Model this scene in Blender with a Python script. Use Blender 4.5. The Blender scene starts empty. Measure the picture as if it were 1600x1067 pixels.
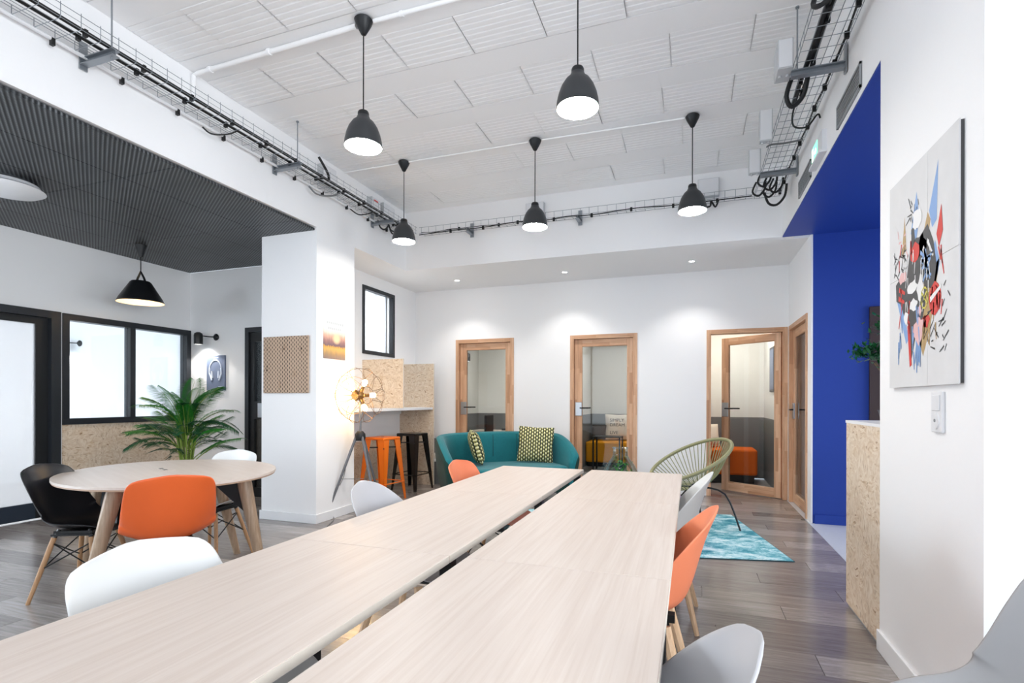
import bpy, math, random
from mathutils import Vector, Matrix, Euler
random.seed(7)
PI = math.pi
scene = bpy.context.scene
COL = scene.collection

# ------------------------------------------------------------------ camera
F, YAW, HOR, ROLL, CAMH = 806.2, 0.333, 625.5, 0.002, 1.22
cam_d = bpy.data.cameras.new('camera'); cam = bpy.data.objects.new('camera', cam_d); COL.objects.link(cam)
fwd = Vector((-math.sin(YAW), math.cos(YAW), 0)); rgt = Vector((math.cos(YAW), math.sin(YAW), 0)); upv = Vector((0, 0, 1))
cr = rgt * math.cos(ROLL) + upv * math.sin(ROLL); cu = upv * math.cos(ROLL) - rgt * math.sin(ROLL)
M = Matrix((cr, cu, -fwd)).transposed().to_4x4(); M.translation = Vector((0, 0, CAMH)); cam.matrix_world = M
cam_d.sensor_width = 36; cam_d.lens = F / 1600 * 36; cam_d.shift_y = (HOR - 533.5) / 1600; cam_d.clip_start = 0.02
scene.camera = cam

# ------------------------------------------------------------------ world and light
w = bpy.data.worlds.new('sky'); scene.world = w; w.use_nodes = True
w.node_tree.nodes['Background'].inputs[0].default_value = (0.80, 0.90, 1.0, 1); w.node_tree.nodes['Background'].inputs[1].default_value = 1.0
def area(name, loc, target, sx, sy, power, color):
    l = bpy.data.lights.new(name, 'AREA'); l.shape = 'RECTANGLE'; l.size = sx; l.size_y = sy; l.energy = power; l.color = color
    o = bpy.data.objects.new(name, l); COL.objects.link(o); o.location = loc
    o.rotation_euler = (Vector(target) - Vector(loc)).to_track_quat('-Z', 'Y').to_euler(); return o
area('daylight_shopfront', (4.55, -1.0, 1.75), (-3, -0.6, 1.7), 5.0, 2.7, 225, (0.93, 0.97, 1.0))
area('daylight_rear', (-1.6, -4.5, 1.75), (-1.6, 3, 1.75), 7.2, 2.7, 70, (0.90, 0.95, 1.0))
area('daylight_office', (-8.0, 0.2, 1.7), (-8.0, 5, 1.5), 2.6, 2.4, 62, (0.86, 0.95, 1.0))
area('daylight_street', (-6.6, .3, 1.45), (-3.6, 1.3, -.6), 1.7, 2.0, 190, (0.78, 0.89, 1.0))
area('daylight_corridor', (4.6, 4.4, 1.6), (0, 4.4, 1.5), 2.4, 2.4, 60, (0.92, 0.96, 1.0))
scene.view_settings.view_transform = 'Standard'; scene.view_settings.look = 'None'
scene.view_settings.exposure = 0.54; scene.view_settings.gamma = 1.0; scene.view_settings.use_curve_mapping = False
scene.cycles.max_bounces = 10; scene.cycles.diffuse_bounces = 5; scene.cycles.glossy_bounces = 4
scene.cycles.transmission_bounces = 8; scene.cycles.transparent_max_bounces = 12
scene.cycles.caustics_reflective = False; scene.cycles.caustics_refractive = False; scene.cycles.sample_clamp_indirect = 8

# ------------------------------------------------------------------ material helpers
def lin(h):
    h = h.lstrip('#'); c = [int(h[i:i + 2], 16) / 255 for i in (0, 2, 4)]
    return tuple(x / 12.92 if x <= .04045 else ((x + .055) / 1.055) ** 2.4 for x in c) + (1,)
class NT:
    def __init__(s, name):
        s.m = bpy.data.materials.new(name); s.m.use_nodes = True; s.t = s.m.node_tree; s.b = s.t.nodes['Principled BSDF']
        s.out = s.t.nodes['Material Output']
    def n(s, typ, **kw):
        nd = s.t.nodes.new(typ)
        for k, v in kw.items():
            if k.startswith('i_'): nd.inputs[int(k[2:])].default_value = v
            else: setattr(nd, k, v)
        return nd
    def l(s, a, b): s.t.links.new(a, b)
    def math(s, op, a, b=None, c=None):
        nd = s.n('ShaderNodeMath', operation=op)
        for i, x in enumerate((a, b, c)):
            if x is None: continue
            if isinstance(x, (int, float)): nd.inputs[i].default_value = x
            else: s.l(x, nd.inputs[i])
        return nd.outputs[0]
    def ramp(s, fac, stops, interp='LINEAR'):
        r = s.n('ShaderNodeValToRGB'); r.color_ramp.interpolation = interp; e = r.color_ramp.elements
        while len(e) < len(stops): e.new(0.5)
        for el, (p, c) in zip(e, stops): el.position = p; el.color = lin(c) if isinstance(c, str) else c
        s.l(fac, r.inputs[0]); return r.outputs[0]
    def coord(s, scale=(1, 1, 1), kind='Object', rot=(0, 0, 0)):
        tc = s.n('ShaderNodeTexCoord'); mp = s.n('ShaderNodeMapping'); mp.inputs['Scale'].default_value = scale; mp.inputs['Rotation'].default_value = rot
        s.l(tc.outputs[kind], mp.inputs[0]); return mp.outputs[0]
    def noise(s, vec, scale=5, detail=4, rough=.5, dist=0):
        nd = s.n('ShaderNodeTexNoise'); nd.inputs['Scale'].default_value = scale; nd.inputs['Detail'].default_value = detail
        nd.inputs['Roughness'].default_value = rough; nd.inputs['Distortion'].default_value = dist; s.l(vec, nd.inputs['Vector']); return nd.outputs[0]
    def mix(s, fac, a, b):
        nd = s.n('ShaderNodeMix', data_type='RGBA')
        for sock, x in ((nd.inputs[0], fac), (nd.inputs[6], a), (nd.inputs[7], b)):
            if isinstance(x, (int, float)): sock.default_value = x
            elif isinstance(x, str): sock.default_value = lin(x)
            elif isinstance(x, tuple): sock.default_value = x
            else: s.l(x, sock)
        return nd.outputs[2]
    def bump(s, h, strength=.2, dist=.01):
        b = s.n('ShaderNodeBump'); b.inputs['Strength'].default_value = strength; b.inputs['Distance'].default_value = dist
        s.l(h, b.inputs['Height']); s.l(b.outputs[0], s.b.inputs['Normal'])
    def col(s, x): s.l(x, s.b.inputs['Base Color'])
    def set(s, rough=.5, metal=0, spec=.5, **kw):
        s.b.inputs['Roughness'].default_value = rough; s.b.inputs['Metallic'].default_value = metal; s.b.inputs['Specular IOR Level'].default_value = spec
        for k, v in kw.items(): s.b.inputs[k.replace('_', ' ')].default_value = v
        return s.m
def plain(name, c, rough=.5, metal=0, spec=.5, bump=0, bscale=200, var=.04, **kw):
    n = NT(name); v = n.coord(); nz = n.noise(v, bscale if bump else 6, 3)
    k = lin(c); d = tuple(max(0, x * (1 - var * 2)) for x in k[:3]) + (1,)
    n.col(n.mix(nz, d, k))
    if bump: n.bump(nz, bump, .002)
    return n.set(rough, metal, spec, **kw)
def emit(name, c, strength):
    n = NT(name); n.b.inputs['Base Color'].default_value = lin(c); n.b.inputs['Emission Color'].default_value = lin(c); n.b.inputs['Emission Strength'].default_value = strength
    return n.m
def thin_glass(name, tint='ffffff', refl=.08, frost=0.0):
    n = NT(name); tr = n.n('ShaderNodeBsdfTransparent'); tr.inputs[0].default_value = lin(tint)
    gl = n.n('ShaderNodeBsdfGlossy'); gl.inputs['Roughness'].default_value = .02
    fr = n.n('ShaderNodeFresnel'); fr.inputs[0].default_value = 1.45
    mx = n.n('ShaderNodeMixShader'); n.l(n.math('MULTIPLY', fr.outputs[0], refl * 12), mx.inputs[0]); n.l(tr.outputs[0], mx.inputs[1]); n.l(gl.outputs[0], mx.inputs[2])
    last = mx.outputs[0]
    if frost:
        df = n.n('ShaderNodeBsdfTranslucent'); df.inputs[0].default_value = lin('ffffff'); d2 = n.n('ShaderNodeBsdfDiffuse'); d2.inputs[0].default_value = lin('f4f8ff')
        m0 = n.n('ShaderNodeMixShader'); m0.inputs[0].default_value = .5; n.l(df.outputs[0], m0.inputs[1]); n.l(d2.outputs[0], m0.inputs[2])
        m2 = n.n('ShaderNodeMixShader'); m2.inputs[0].default_value = frost; n.l(last, m2.inputs[1]); n.l(m0.outputs[0], m2.inputs[2]); last = m2.outputs[0]
    n.l(last, n.out.inputs[0]); return n.m
def mat_plank():
    n = NT('floor_plank'); oi = n.n('ShaderNodeObjectInfo'); v = n.n('ShaderNodeTexCoord').outputs['Object']
    ad = n.n('ShaderNodeVectorMath', operation='ADD'); n.l(v, ad.inputs[0]); cx = n.n('ShaderNodeCombineXYZ'); rr = n.math('MULTIPLY', oi.outputs['Random'], 50); n.l(rr, cx.inputs[0]); n.l(rr, cx.inputs[2]); n.l(cx.outputs[0], ad.inputs[1])
    mp = n.n('ShaderNodeMapping'); mp.inputs['Scale'].default_value = (1.6, 26, 1); n.l(ad.outputs[0], mp.inputs[0])
    g = n.noise(mp.outputs[0], 2.2, 8, .65, .6)
    base = n.ramp(oi.outputs['Random'], [(0, '8c8684'), (.3, '9c9694'), (.55, 'a69f9b'), (.8, 'b6b1ae'), (1, 'c6c0bd')])
    gr = n.ramp(g, [(.3, 'b3adaa'), (.55, 'dedad7'), (.75, 'ffffff')])
    mm = n.n('ShaderNodeMix', data_type='RGBA', blend_type='MULTIPLY'); mm.inputs[0].default_value = .9; n.l(base, mm.inputs[6]); n.l(gr, mm.inputs[7])
    n.col(mm.outputs[2]); n.bump(g, .06, .002); return n.set(.2, 0, .7)
def mat_osb():
    n = NT('osb_board'); tc = n.n('ShaderNodeTexCoord').outputs['Object']
    nd = n.noise(tc, 7, 3, .6); cs = n.n('ShaderNodeVectorMath', operation='SCALE'); nv = n.n('ShaderNodeTexNoise'); nv.inputs['Scale'].default_value = 5; n.l(tc, nv.inputs['Vector'])
    n.l(nv.outputs['Color'], cs.inputs[0]); cs.inputs['Scale'].default_value = .16
    ad = n.n('ShaderNodeVectorMath', operation='ADD'); n.l(tc, ad.inputs[0]); n.l(cs.outputs[0], ad.inputs[1])
    cols = []
    for sc, rot in (((95, 95, 30), (.5, .3, .2)), ((32, 32, 100), (.3, .6, .4))):
        mp = n.n('ShaderNodeMapping'); mp.inputs['Scale'].default_value = sc; mp.inputs['Rotation'].default_value = rot; n.l(ad.outputs[0], mp.inputs[0])
        vo = n.n('ShaderNodeTexVoronoi'); vo.inputs['Scale'].default_value = 1; n.l(mp.outputs[0], vo.inputs['Vector'])
        sp = n.n('ShaderNodeSeparateColor'); n.l(vo.outputs['Color'], sp.inputs[0]); cols.append(sp.outputs[0])
    a = n.ramp(cols[0], [(0, 'b39a80'), (.08, 'd2bda4'), (.5, 'dccab4'), (.85, 'e4d5c2'), (1, 'e9dccb')])
    b = n.ramp(cols[1], [(0, '98795c'), (.06, 'cdb497'), (.5, 'dcc9b2'), (1, 'e6d7c4')])
    n.col(n.mix(n.ramp(nd, [(.42, '000000'), (.58, 'ffffff')]), a, b)); n.bump(cols[0], .15, .002); return n.set(.6, 0, .35)
def mat_wood(name, stops, axis, sc=1.0, rough=.45, fine=34):
    n = NT(name); s3 = [fine, fine, fine]; s3[axis] = 1.3
    g = n.noise(n.coord(tuple(s3)), 1.6 * sc, 7, .6, .4); n.col(n.ramp(g, stops)); n.bump(g, .06, .002); return n.set(rough, 0, .4)
def mat_joint_wood(name, axis):
    n = NT(name); tc = n.n('ShaderNodeTexCoord').outputs['Object']; sp = n.n('ShaderNodeSeparateXYZ'); n.l(tc, sp.inputs[0])
    a = sp.outputs[axis]; b = sp.outputs[0] if axis == 2 else sp.outputs[2]
    st = n.math('FLOOR', n.math('DIVIDE', b, .036)); wn = n.n('ShaderNodeTexWhiteNoise', noise_dimensions='1D'); n.l(st, wn.inputs['W'])
    bl = n.math('FLOOR', n.math('ADD', n.math('DIVIDE', a, .42), n.math('MULTIPLY', wn.outputs[0], 7)))
    w2 = n.n('ShaderNodeTexWhiteNoise', noise_dimensions='2D'); cx = n.n('ShaderNodeCombineXYZ'); n.l(st, cx.inputs[0]); n.l(bl, cx.inputs[1]); n.l(cx.outputs[0], w2.inputs['Vector'])
    s3 = [40, 40, 40]; s3[axis] = 2; g = n.noise(n.coord(tuple(s3)), 1.3, 6, .6)
    base = n.ramp(w2.outputs[0], [(0, 'c09372'), (.35, 'd2a684'), (.7, 'dcb291'), (1, 'e5c0a0')])
    mm = n.n('ShaderNodeMix', data_type='RGBA', blend_type='MULTIPLY'); mm.inputs[0].default_value = .6; n.l(base, mm.inputs[6]); n.l(n.ramp(g, [(.3, 'c9bdb2'), (.6, 'ffffff')]), mm.inputs[7])
    n.col(mm.outputs[2]); return n.set(.45, 0, .4)
def mat_cushion():
    n = NT('patterned_cushion_cloth'); tc = n.n('ShaderNodeTexCoord').outputs['Object']; sp = n.n('ShaderNodeSeparateXYZ'); n.l(tc, sp.inputs[0])
    p, q = .030, .046
    u = n.math('DIVIDE', sp.outputs[0], p); fu = n.math('FLOOR', u); par = n.math('MULTIPLY', n.math('ABSOLUTE', n.math('MODULO', fu, 2)), .5)
    v = n.math('ADD', n.math('DIVIDE', sp.outputs[2], q), par); x = n.math('SUBTRACT', n.math('FRACT', u), .5); y = n.math('SUBTRACT', n.math('FRACT', v), .5)
    r = n.math('ADD', n.math('POWER', n.math('DIVIDE', x, .36), 2), n.math('POWER', n.math('DIVIDE', y, .46), 2))
    ins = n.math('LESS_THAN', r, 1); up = n.math('GREATER_THAN', y, -.05)
    n.col(n.mix(ins, '2c332b', n.mix(up, '8f8a52', 'e6dfae'))); return n.set(.85, 0, .2)
def mat_rug():
    n = NT('distressed_rug'); v = n.coord(); a = n.noise(n.coord((1, 1.6, 1)), 4.2, 9, .75, .3); b = n.noise(n.coord((30, 110, 1)), 2, 4, .7)
    f = n.math('ADD', n.math('MULTIPLY', a, .75), n.math('MULTIPLY', b, .28))
    n.col(n.ramp(f, [(.42, '3a8596'), (.49, '66abb9'), (.54, 'a9d6de'), (.6, 'dfeff2')])); n.bump(b, .3, .003); return n.set(.95, 0, .1)
def mat_mesh_ceiling():
    n = NT('perforated_metal_panel'); v = n.coord((1, 1, 1), 'Object', (0, 0, math.radians(-58)))
    wv = n.n('ShaderNodeTexWave'); wv.bands_direction = 'X'; wv.inputs['Scale'].default_value = 13; wv.inputs['Distortion'].default_value = 0; n.l(v, wv.inputs['Vector'])
    w2 = n.n('ShaderNodeTexWave'); w2.bands_direction = 'Y'; w2.inputs['Scale'].default_value = 22; n.l(v, w2.inputs['Vector'])
    f = n.math('MULTIPLY', wv.outputs['Fac'], n.math('ADD', n.math('MULTIPLY', w2.outputs['Fac'], .35), .65))
    big = n.noise(n.coord((.8, 1.6, 1)), 1.4, 3, .5)
    n.col(n.ramp(n.math('MULTIPLY', f, n.math('ADD', n.math('MULTIPLY', big, .6), .6)), [(.05, '1f2123'), (.5, '46494c'), (.9, '7c8083')])); n.bump(f, .5, .004); return n.set(.45, .3, .4)
def mat_peg():
    n = NT('pegboard'); tc = n.n('ShaderNodeTexCoord').outputs['Object']; sp = n.n('ShaderNodeSeparateXYZ'); n.l(tc, sp.inputs[0])
    u = n.math('DIVIDE', sp.outputs[0], .0215); fu = n.math('FLOOR', u); par = n.math('MULTIPLY', n.math('ABSOLUTE', n.math('MODULO', fu, 2)), .5)
    v = n.math('ADD', n.math('DIVIDE', sp.outputs[2], .042), par); x = n.math('SUBTRACT', n.math('FRACT', u), .5); y = n.math('SUBTRACT', n.math('FRACT', v), .5)
    r = n.math('ADD', n.math('POWER', n.math('DIVIDE', x, .24), 2), n.math('POWER', n.math('DIVIDE', y, .30), 2))
    n.col(n.mix(n.math('LESS_THAN', r, 1), 'bfa58e', '3b2b22')); return n.set(.6, 0, .3)
def mat_sunset():
    n = NT('sunset_print'); tc = n.n('ShaderNodeTexCoord').outputs['Object']; sp = n.n('ShaderNodeSeparateXYZ'); n.l(tc, sp.inputs[0]); z = n.math('DIVIDE', sp.outputs[2], .437)
    edge = n.noise(n.coord((1, 60, 8)), 1.2, 4, .7); zz = n.math('ADD', z, n.math('MULTIPLY', n.math('SUBTRACT', edge, .5), .22))
    c = n.ramp(zz, [(.0, '8f7f7c'), (.12, 'b4946c'), (.24, 'e3b66c'), (.29, 'd9a35a'), (.31, '7e6a72'), (.42, 'a8807c'), (.54, 'e6b7a0'), (.62, 'f3ddd0'), (.75, 'eceaea'), (1, 'f1f1f3')])
    sun = n.math('ADD', n.math('POWER', n.math('DIVIDE', n.math('SUBTRACT', sp.outputs[1], .2), .07), 2), n.math('POWER', n.math('DIVIDE', n.math('SUBTRACT', sp.outputs[2], .21), .06), 2))
    n.col(n.mix(n.ramp(sun, [(0, 'ffffff'), (1, '000000')]), c, 'fde3b4')); return n.set(.6, 0, .2)

MT = dict(
    wall=plain('white_wall_paint', 'f5f5f6', .7, 0, .3, .02, 90, .01), ceil=plain('white_ceiling_paint', 'f9f9fa', .75, 0, .25, .05, 60, .01),
    room=plain('room_white_paint', 'dcdcd8', .8, 0, .2), grey=plain('grey_wainscot_paint', '6d6f70', .6, 0, .3), blue=plain('royal_blue_paint', '1d3f9c', .5, 0, .4, .02, 90, .03),
    trim=plain('white_trim', 'f0f1f3', .4, 0, .4), black=plain('black_metal', '17191c', .4, .2, .5), gloss_black=plain('glossy_black', '0f1012', .18, 0, .6),
    frame=plain('anthracite_frame', '24282e', .38, .1, .5), lampg=plain('graphite_lamp', '35373a', .42, .2, .5), lampin=plain('lamp_inner_white', 'f4f4f2', .5),
    chrome=plain('brushed_steel', 'b9bdc2', .3, .9), galv=plain('galvanised_steel', '9aa0a6', .4, .8), cable=plain('black_cable', '141517', .5, 0, .4), gcable=plain('grey_cable', '6e7072', .5),
    boxw=plain('white_plastic', 'e6e7ea', .4, 0, .5), boxg=plain('grey_plastic', 'c2c5c8', .45), plank=mat_plank(), osb=mat_osb(),
    tile=plain('pale_corridor_floor', 'd5dae2', .3, 0, .5, .02, 30, .06), vent=plain('grille_metal', '9fa3a6', .5, .3),
    desk=mat_wood('whitened_oak_top', [(.25, 'c9b9ae'), (.5, 'd2c4ba'), (.75, 'd9cdc4')], 1, 1, .38, 48), deskedge=plain('desk_edge_band', 'ded5c9', .5),
    oval=mat_wood('pale_table_laminate', [(.3, 'd3c5bb'), (.7, 'dcd0c7')], 0, .6, .35, 30), ovedge=plain('plywood_edge', 'bb9c83', .5),
    leg=mat_wood('beech_leg', [(.25, '9b7452'), (.5, 'b88f68'), (.8, 'c9a27c')], 2, 1, .45, 60), tleg=mat_wood('walnut_table_leg', [(.25, '8f7761'), (.5, 'ab937b'), (.8, 'c0aa93')], 2, 1, .35, 40),
    pale_leg=mat_wood('pale_beech_leg', [(.25, 'c69f7b'), (.5, 'd9b692'), (.8, 'e3c5a5')], 2, 1, .5, 60),
    jv=mat_joint_wood('finger_jointed_oak_upright', 2), jh=mat_joint_wood('finger_jointed_oak_rail', 0),
    orange=plain('orange_plastic', 'e8672f', .35, 0, .5), salmon=plain('salmon_plastic', 'f28a62', .38, 0, .5), whitep=plain('white_chair_plastic', 'e6e8e8', .35, 0, .5), greyp=plain('grey_chair_plastic', 'bfbfc3', .35, 0, .5), blackp=plain('black_chair_plastic', '25272c', .28, 0, .5),
    greyd=plain('mid_grey_chair_plastic', 'a8a8aa', .3, 0, .5), stoolo=plain('orange_enamel', 'f57a1c', .3, .05, .5),
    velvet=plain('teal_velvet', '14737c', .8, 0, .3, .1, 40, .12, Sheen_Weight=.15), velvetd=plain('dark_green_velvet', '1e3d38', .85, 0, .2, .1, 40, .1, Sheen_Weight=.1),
    cushion=mat_cushion(), rug=mat_rug(), rugedge=plain('rug_binding', '2f5660', .9), mesh=mat_mesh_ceiling(), peg=mat_peg(), sunset=mat_sunset(),
    olive=plain('olive_cord', '8d8c66', .5), mustard=plain('mustard_cloth', 'dd9518', .8, 0, .2, .1, 80), orangec=plain('burnt_orange_cloth', 'd8621a', .8, 0, .2, .1, 80), lilac=plain('lilac_knit', 'b78fd0', .9, 0, .1, .3, 60),
    cream=plain('cream_cloth', 'dcd3c6', .85), dcush=plain('dark_cloth', '4b4340', .85), brass=plain('aged_brass', '8d6b3f', .35, .8), wire=plain('bronze_wire', '7d6450', .4, .7), gunmetal=plain('gunmetal', '77787c', .4, .6),
    soil=plain('soil', '3a2a20', .95), pot=plain('white_pot', 'dfdfdc', .4), terra=plain('dark_pot', '3c3f44', .5), stem=plain('palm_stem', '7f9a3a', .5), leafg=plain('palm_leaf', '2f8a2c', .45, 0, .4, 0, 200, .25), leafd=plain('deep_palm_leaf', '1d5c33', .45, 0, .4, 0, 200, .25),
    bleaf=plain('bonsai_leaf', '1f6a3c', .35, 0, .5, 0, 200, .2), bark=plain('bark', '6b5a48', .8), canvas=plain('off_white_canvas', 'dfdfe0', .7, 0, .2, .05, 12, .05), slate=plain('slate_print', '6d7890', .5, 0, .3), pale=plain('pale_ink', 'd5deee', .6),
    ink=plain('charcoal_ink', '4a4a4c', .6), red=plain('red_ink', 'd3413b', .6), bink=plain('blue_ink', '86a8d8', .6), tan=plain('tan_ink', 'b79a6c', .6), inkw=plain('white_ink', 'ececec', .6), yel=plain('yellow_ink', 'd8cf5a', .6), pink=plain('pink_ink', 'e5b9b9', .6),
    glass=thin_glass('clear_pane', 'fafdff', .08), frost=thin_glass('milky_pane', 'ffffff', .06, .45), skyglass=thin_glass('window_pane', 'ffffff', .05),
    lamp_on=emit('lit_diffuser', 'fffaf2', 88), warm=emit('warm_filament', 'ffcf8a', 45), spot_on=emit('lit_downlight', 'fffdf8', 40), sign=emit('lit_exit_panel', '7fd6b0', 1.1), signw=emit('lit_exit_mark', 'f2fff8', 1.6), dwood=plain('dark_wood_frame', '3b2c2c', .45), dmetal=plain('dark_blue_rail', '1d2c3d', .4))
MT['floral'] = MT['cream']
MT['bottle_wall'] = thin_glass('bottle_glass', 'f4faf7', .05)

# ------------------------------------------------------------------ mesh helpers
class MB:
    def __init__(s): s.v = []; s.f = []; s.mi = []
    def add(s, vs, fs, mi=0):
        o = len(s.v); s.v += [tuple(p) for p in vs]; s.f += [tuple(i + o for i in q) for q in fs]; s.mi += [mi] * len(fs); return s
    def bx(s, x0, x1, y0, y1, z0, z1, mi=0, T=None):
        vs = [Vector((x, y, z)) for z in (z0, z1) for y in (y0, y1) for x in (x0, x1)]
        if T is not None: vs = [T @ p for p in vs]
        return s.add(vs, [(0, 2, 3, 1), (4, 5, 7, 6), (0, 1, 5, 4), (2, 6, 7, 3), (0, 4, 6, 2), (1, 3, 7, 5)], mi)
    def tube(s, pts, r, n=8, closed=False, mi=0, flat=1.0):
        pts = [Vector(p) for p in pts]; m = len(pts); rs = r if isinstance(r, (list, tuple)) else [r] * m; vs = []; prev = None
        for i, p in enumerate(pts):
            if closed: t = pts[(i + 1) % m] - pts[i - 1]
            else: t = pts[min(i + 1, m - 1)] - pts[max(i - 1, 0)]
            t = t.normalized() if t.length > 1e-9 else Vector((0, 0, 1))
            if prev is None:
                a = Vector((0, 0, 1)) if abs(t.z) < .9 else Vector((1, 0, 0)); prev = (a - t * a.dot(t)).normalized()
            else:
                q = prev - t * prev.dot(t); prev = q.normalized() if q.length > 1e-6 else prev
            b = t.cross(prev)
            for k in range(n):
                a = 2 * PI * k / n; vs.append(p + (prev * math.cos(a) * flat + b * math.sin(a)) * rs[i])
        fs = []
        for i in range(m if closed else m - 1):
            j = (i + 1) % m
            for k in range(n): k2 = (k + 1) % n; fs.append((i * n + k, i * n + k2, j * n + k2, j * n + k))
        if not closed: fs += [tuple(range(n))[::-1], tuple((m - 1) * n + k for k in range(n))]
        return s.add(vs, fs, mi)
    def lathe(s, prof, n=24, T=None, mi=0, caps=True):
        vs = []
        for r, z in prof:
            for k in range(n):
                a = 2 * PI * k / n; p = Vector((r * math.cos(a), r * math.sin(a), z)); vs.append(T @ p if T is not None else p)
        m = len(prof); fs = [(i * n + k, i * n + (k + 1) % n, (i + 1) * n + (k + 1) % n, (i + 1) * n + k) for i in range(m - 1) for k in range(n)]
        if caps: fs += [tuple(range(n))[::-1], tuple((m - 1) * n + k for k in range(n))]
        return s.add(vs, fs, mi)
    def grid(s, rows, mi=0, closed=False):
        n = len(rows[0]); vs = [p for r in rows for p in r]; nn = n if closed else n - 1
        return s.add(vs, [(i * n + k, i * n + (k + 1) % n, (i + 1) * n + (k + 1) % n, (i + 1) * n + k) for i in range(len(rows) - 1) for k in range(nn)], mi)
    def prism(s, poly, z0, z1, T=None, mi=0):
        n = len(poly); vs = [Vector((x, y, z)) for z in (z0, z1) for x, y in poly]
        if T is not None: vs = [T @ p for p in vs]
        return s.add(vs, [tuple(range(n))[::-1], tuple(n + i for i in range(n))] + [(i, (i + 1) % n, n + (i + 1) % n, n + i) for i in range(n)], mi)
    def mesh(s, name, mats, smooth=False):
        me = bpy.data.meshes.new(name); me.from_pydata(s.v, [], s.f)
        for m in (mats if isinstance(mats, (list, tuple)) else [mats]): me.materials.append(MT[m])
        if len(set(s.mi)) > 1: me.polygons.foreach_set('material_index', s.mi)
        if smooth:
            me.polygons.foreach_set('use_smooth', [True] * len(s.f)); me.set_sharp_from_angle(angle=math.radians(38))
        me.update(); return me
    def build(s, name, mats, parent=None, smooth=False, bevel=0, label=None, kind=None, loc=None, rot=None):
        return link(name, s.mesh(name, mats, smooth), parent, bevel, label, kind, loc, rot)
def link(name, me, parent=None, bevel=0, label=None, kind=None, loc=None, rot=None):
    o = bpy.data.objects.new(name, me); COL.objects.link(o)
    if parent: o.parent = parent
    if bevel:
        b = o.modifiers.new('bevel', 'BEVEL'); b.width = bevel; b.segments = 2; b.limit_method = 'ANGLE'; b.angle_limit = math.radians(50)
    if label: o['label'] = label
    if kind: o['kind'] = kind
    if loc is not None: o.location = loc
    if rot is not None: o.rotation_euler = rot
    return o
def tag(o, label, cat, group=None, kind=None):
    o['label'] = label; o['category'] = cat
    if group: o['group'] = group
    if kind: o['kind'] = kind
    return o
def thing(name, label, cat, loc=(0, 0, 0), rz=0, group=None, kind=None):
    o = bpy.data.objects.new(name, None); COL.objects.link(o); o.location = loc; o.rotation_euler = (0, 0, rz); o.empty_display_size = .1
    return tag(o, label, cat, group, kind)
def struct(name, mb, mats, label, cat, **kw):
    return tag(mb.build(name, mats, **kw), label, cat, None, 'structure')
def B(*a): return MB().bx(*a)
def smoothpath(pts, k=6):
    P = [Vector(p) for p in pts]; out = []
    for i in range(len(P) - 1):
        a, b, c, d = P[max(i - 1, 0)], P[i], P[i + 1], P[min(i + 2, len(P) - 1)]
        for j in range(k):
            t = j / k; out.append(.5 * ((2 * b) + (c - a) * t + (2 * a - 5 * b + 4 * c - d) * t * t + (3 * b - a - 3 * c + d) * t ** 3))
    out.append(P[-1]); return out
def subsurf(o, n=1):
    m = o.modifiers.new('subsurf', 'SUBSURF'); m.levels = n; m.render_levels = n; return o

# ------------------------------------------------------------------ dimensions of the place
XL, XB, XA, XR, XQ = -6.264, -3.483, -4.045, .881, 1.141
YK, YB, YL, YP, YPQ = 5.862, 7.10, 5.064, 4.173, 4.777
ZS, ZC = 2.894, 3.639
# ------------------------------------------------------------------ floor, planks
fl = struct('floor', B(-9.6, 1.12, -4.4, 10.4, -.12, -.012), 'plank', 'grey brown wood plank floor', 'floor')
pm = MB().bx(0, 1.247, 0, .1985, -.012, 0).mesh('plank', 'plank')
row = 0; y = .02
while y < 7.05:
    x = -6.25 - (row * .437 % 1.25)
    while x < 1.05:
        x0, x1 = max(x, -6.25), min(x + 1.247, 1.118)
        if x1 - x0 > .05:
            o = link('plank', pm, fl, loc=(x0, y, random.uniform(-.0006, 0))); o.scale = ((x1 - x0) / 1.247, 1, 1)
        x += 1.25
    y += .2; row += 1
struct('floor_corridor', B(1.122, 4.5, -4.4, 7.3, -.12, -.001), 'tile', 'pale grey corridor floor beside the blue wall', 'floor')
# ------------------------------------------------------------------ ceiling with ribbed hollow blocks
ce = struct('ceiling', B(XB, 4.5, -4.4, YK, ZC + .012, ZC + .1), 'ceil', 'white painted ribbed block ceiling', 'ceiling')
bm_ = MB(); bl = .52; n_r = 8; prof = [(0, .004)]
for i in range(n_r):
    a = i * .37 / n_r; prof += [(a + .004, 0), (a + .37 / n_r - .007, 0), (a + .37 / n_r - .002, .007)]
for xa, xb in ((0.003, bl - .003),):
    vs = [(x, py, pz) for x in (xa, xb) for py, pz in prof]; m = len(prof)
    bm_.add(vs, [(i, i + 1, m + i + 1, m + i) for i in range(m - 1)]); bm_.bx(xa, xb, -.0, .372, .0075, .013)
blk = bm_.mesh('ceiling_block', 'ceil')
for r in range(10):
    y0 = -.05 + .6 * r
    if y0 + .37 > YK: continue
    ofs = random.uniform(0, .5); x = XB - ofs
    while x < XR + 2:
        xs, xe = max(x, XB), min(x + bl, XR if y0 > 1.9 else 4.4)
        if xe - xs > .05: link('ceiling_block', blk, ce, loc=(xs, y0, ZC + random.uniform(-.004, .003)), rot=(random.uniform(-.005, .005), random.uniform(-.005, .005), 0)).scale = ((xe - xs) / bl, 1, 1)
        x += bl
    B(XB, XR if y0 > 1.9 else 4.4, y0 + .374, y0 + .598, ZC + .001, ZC + .012).build('joist', 'ceil', ce)
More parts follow.
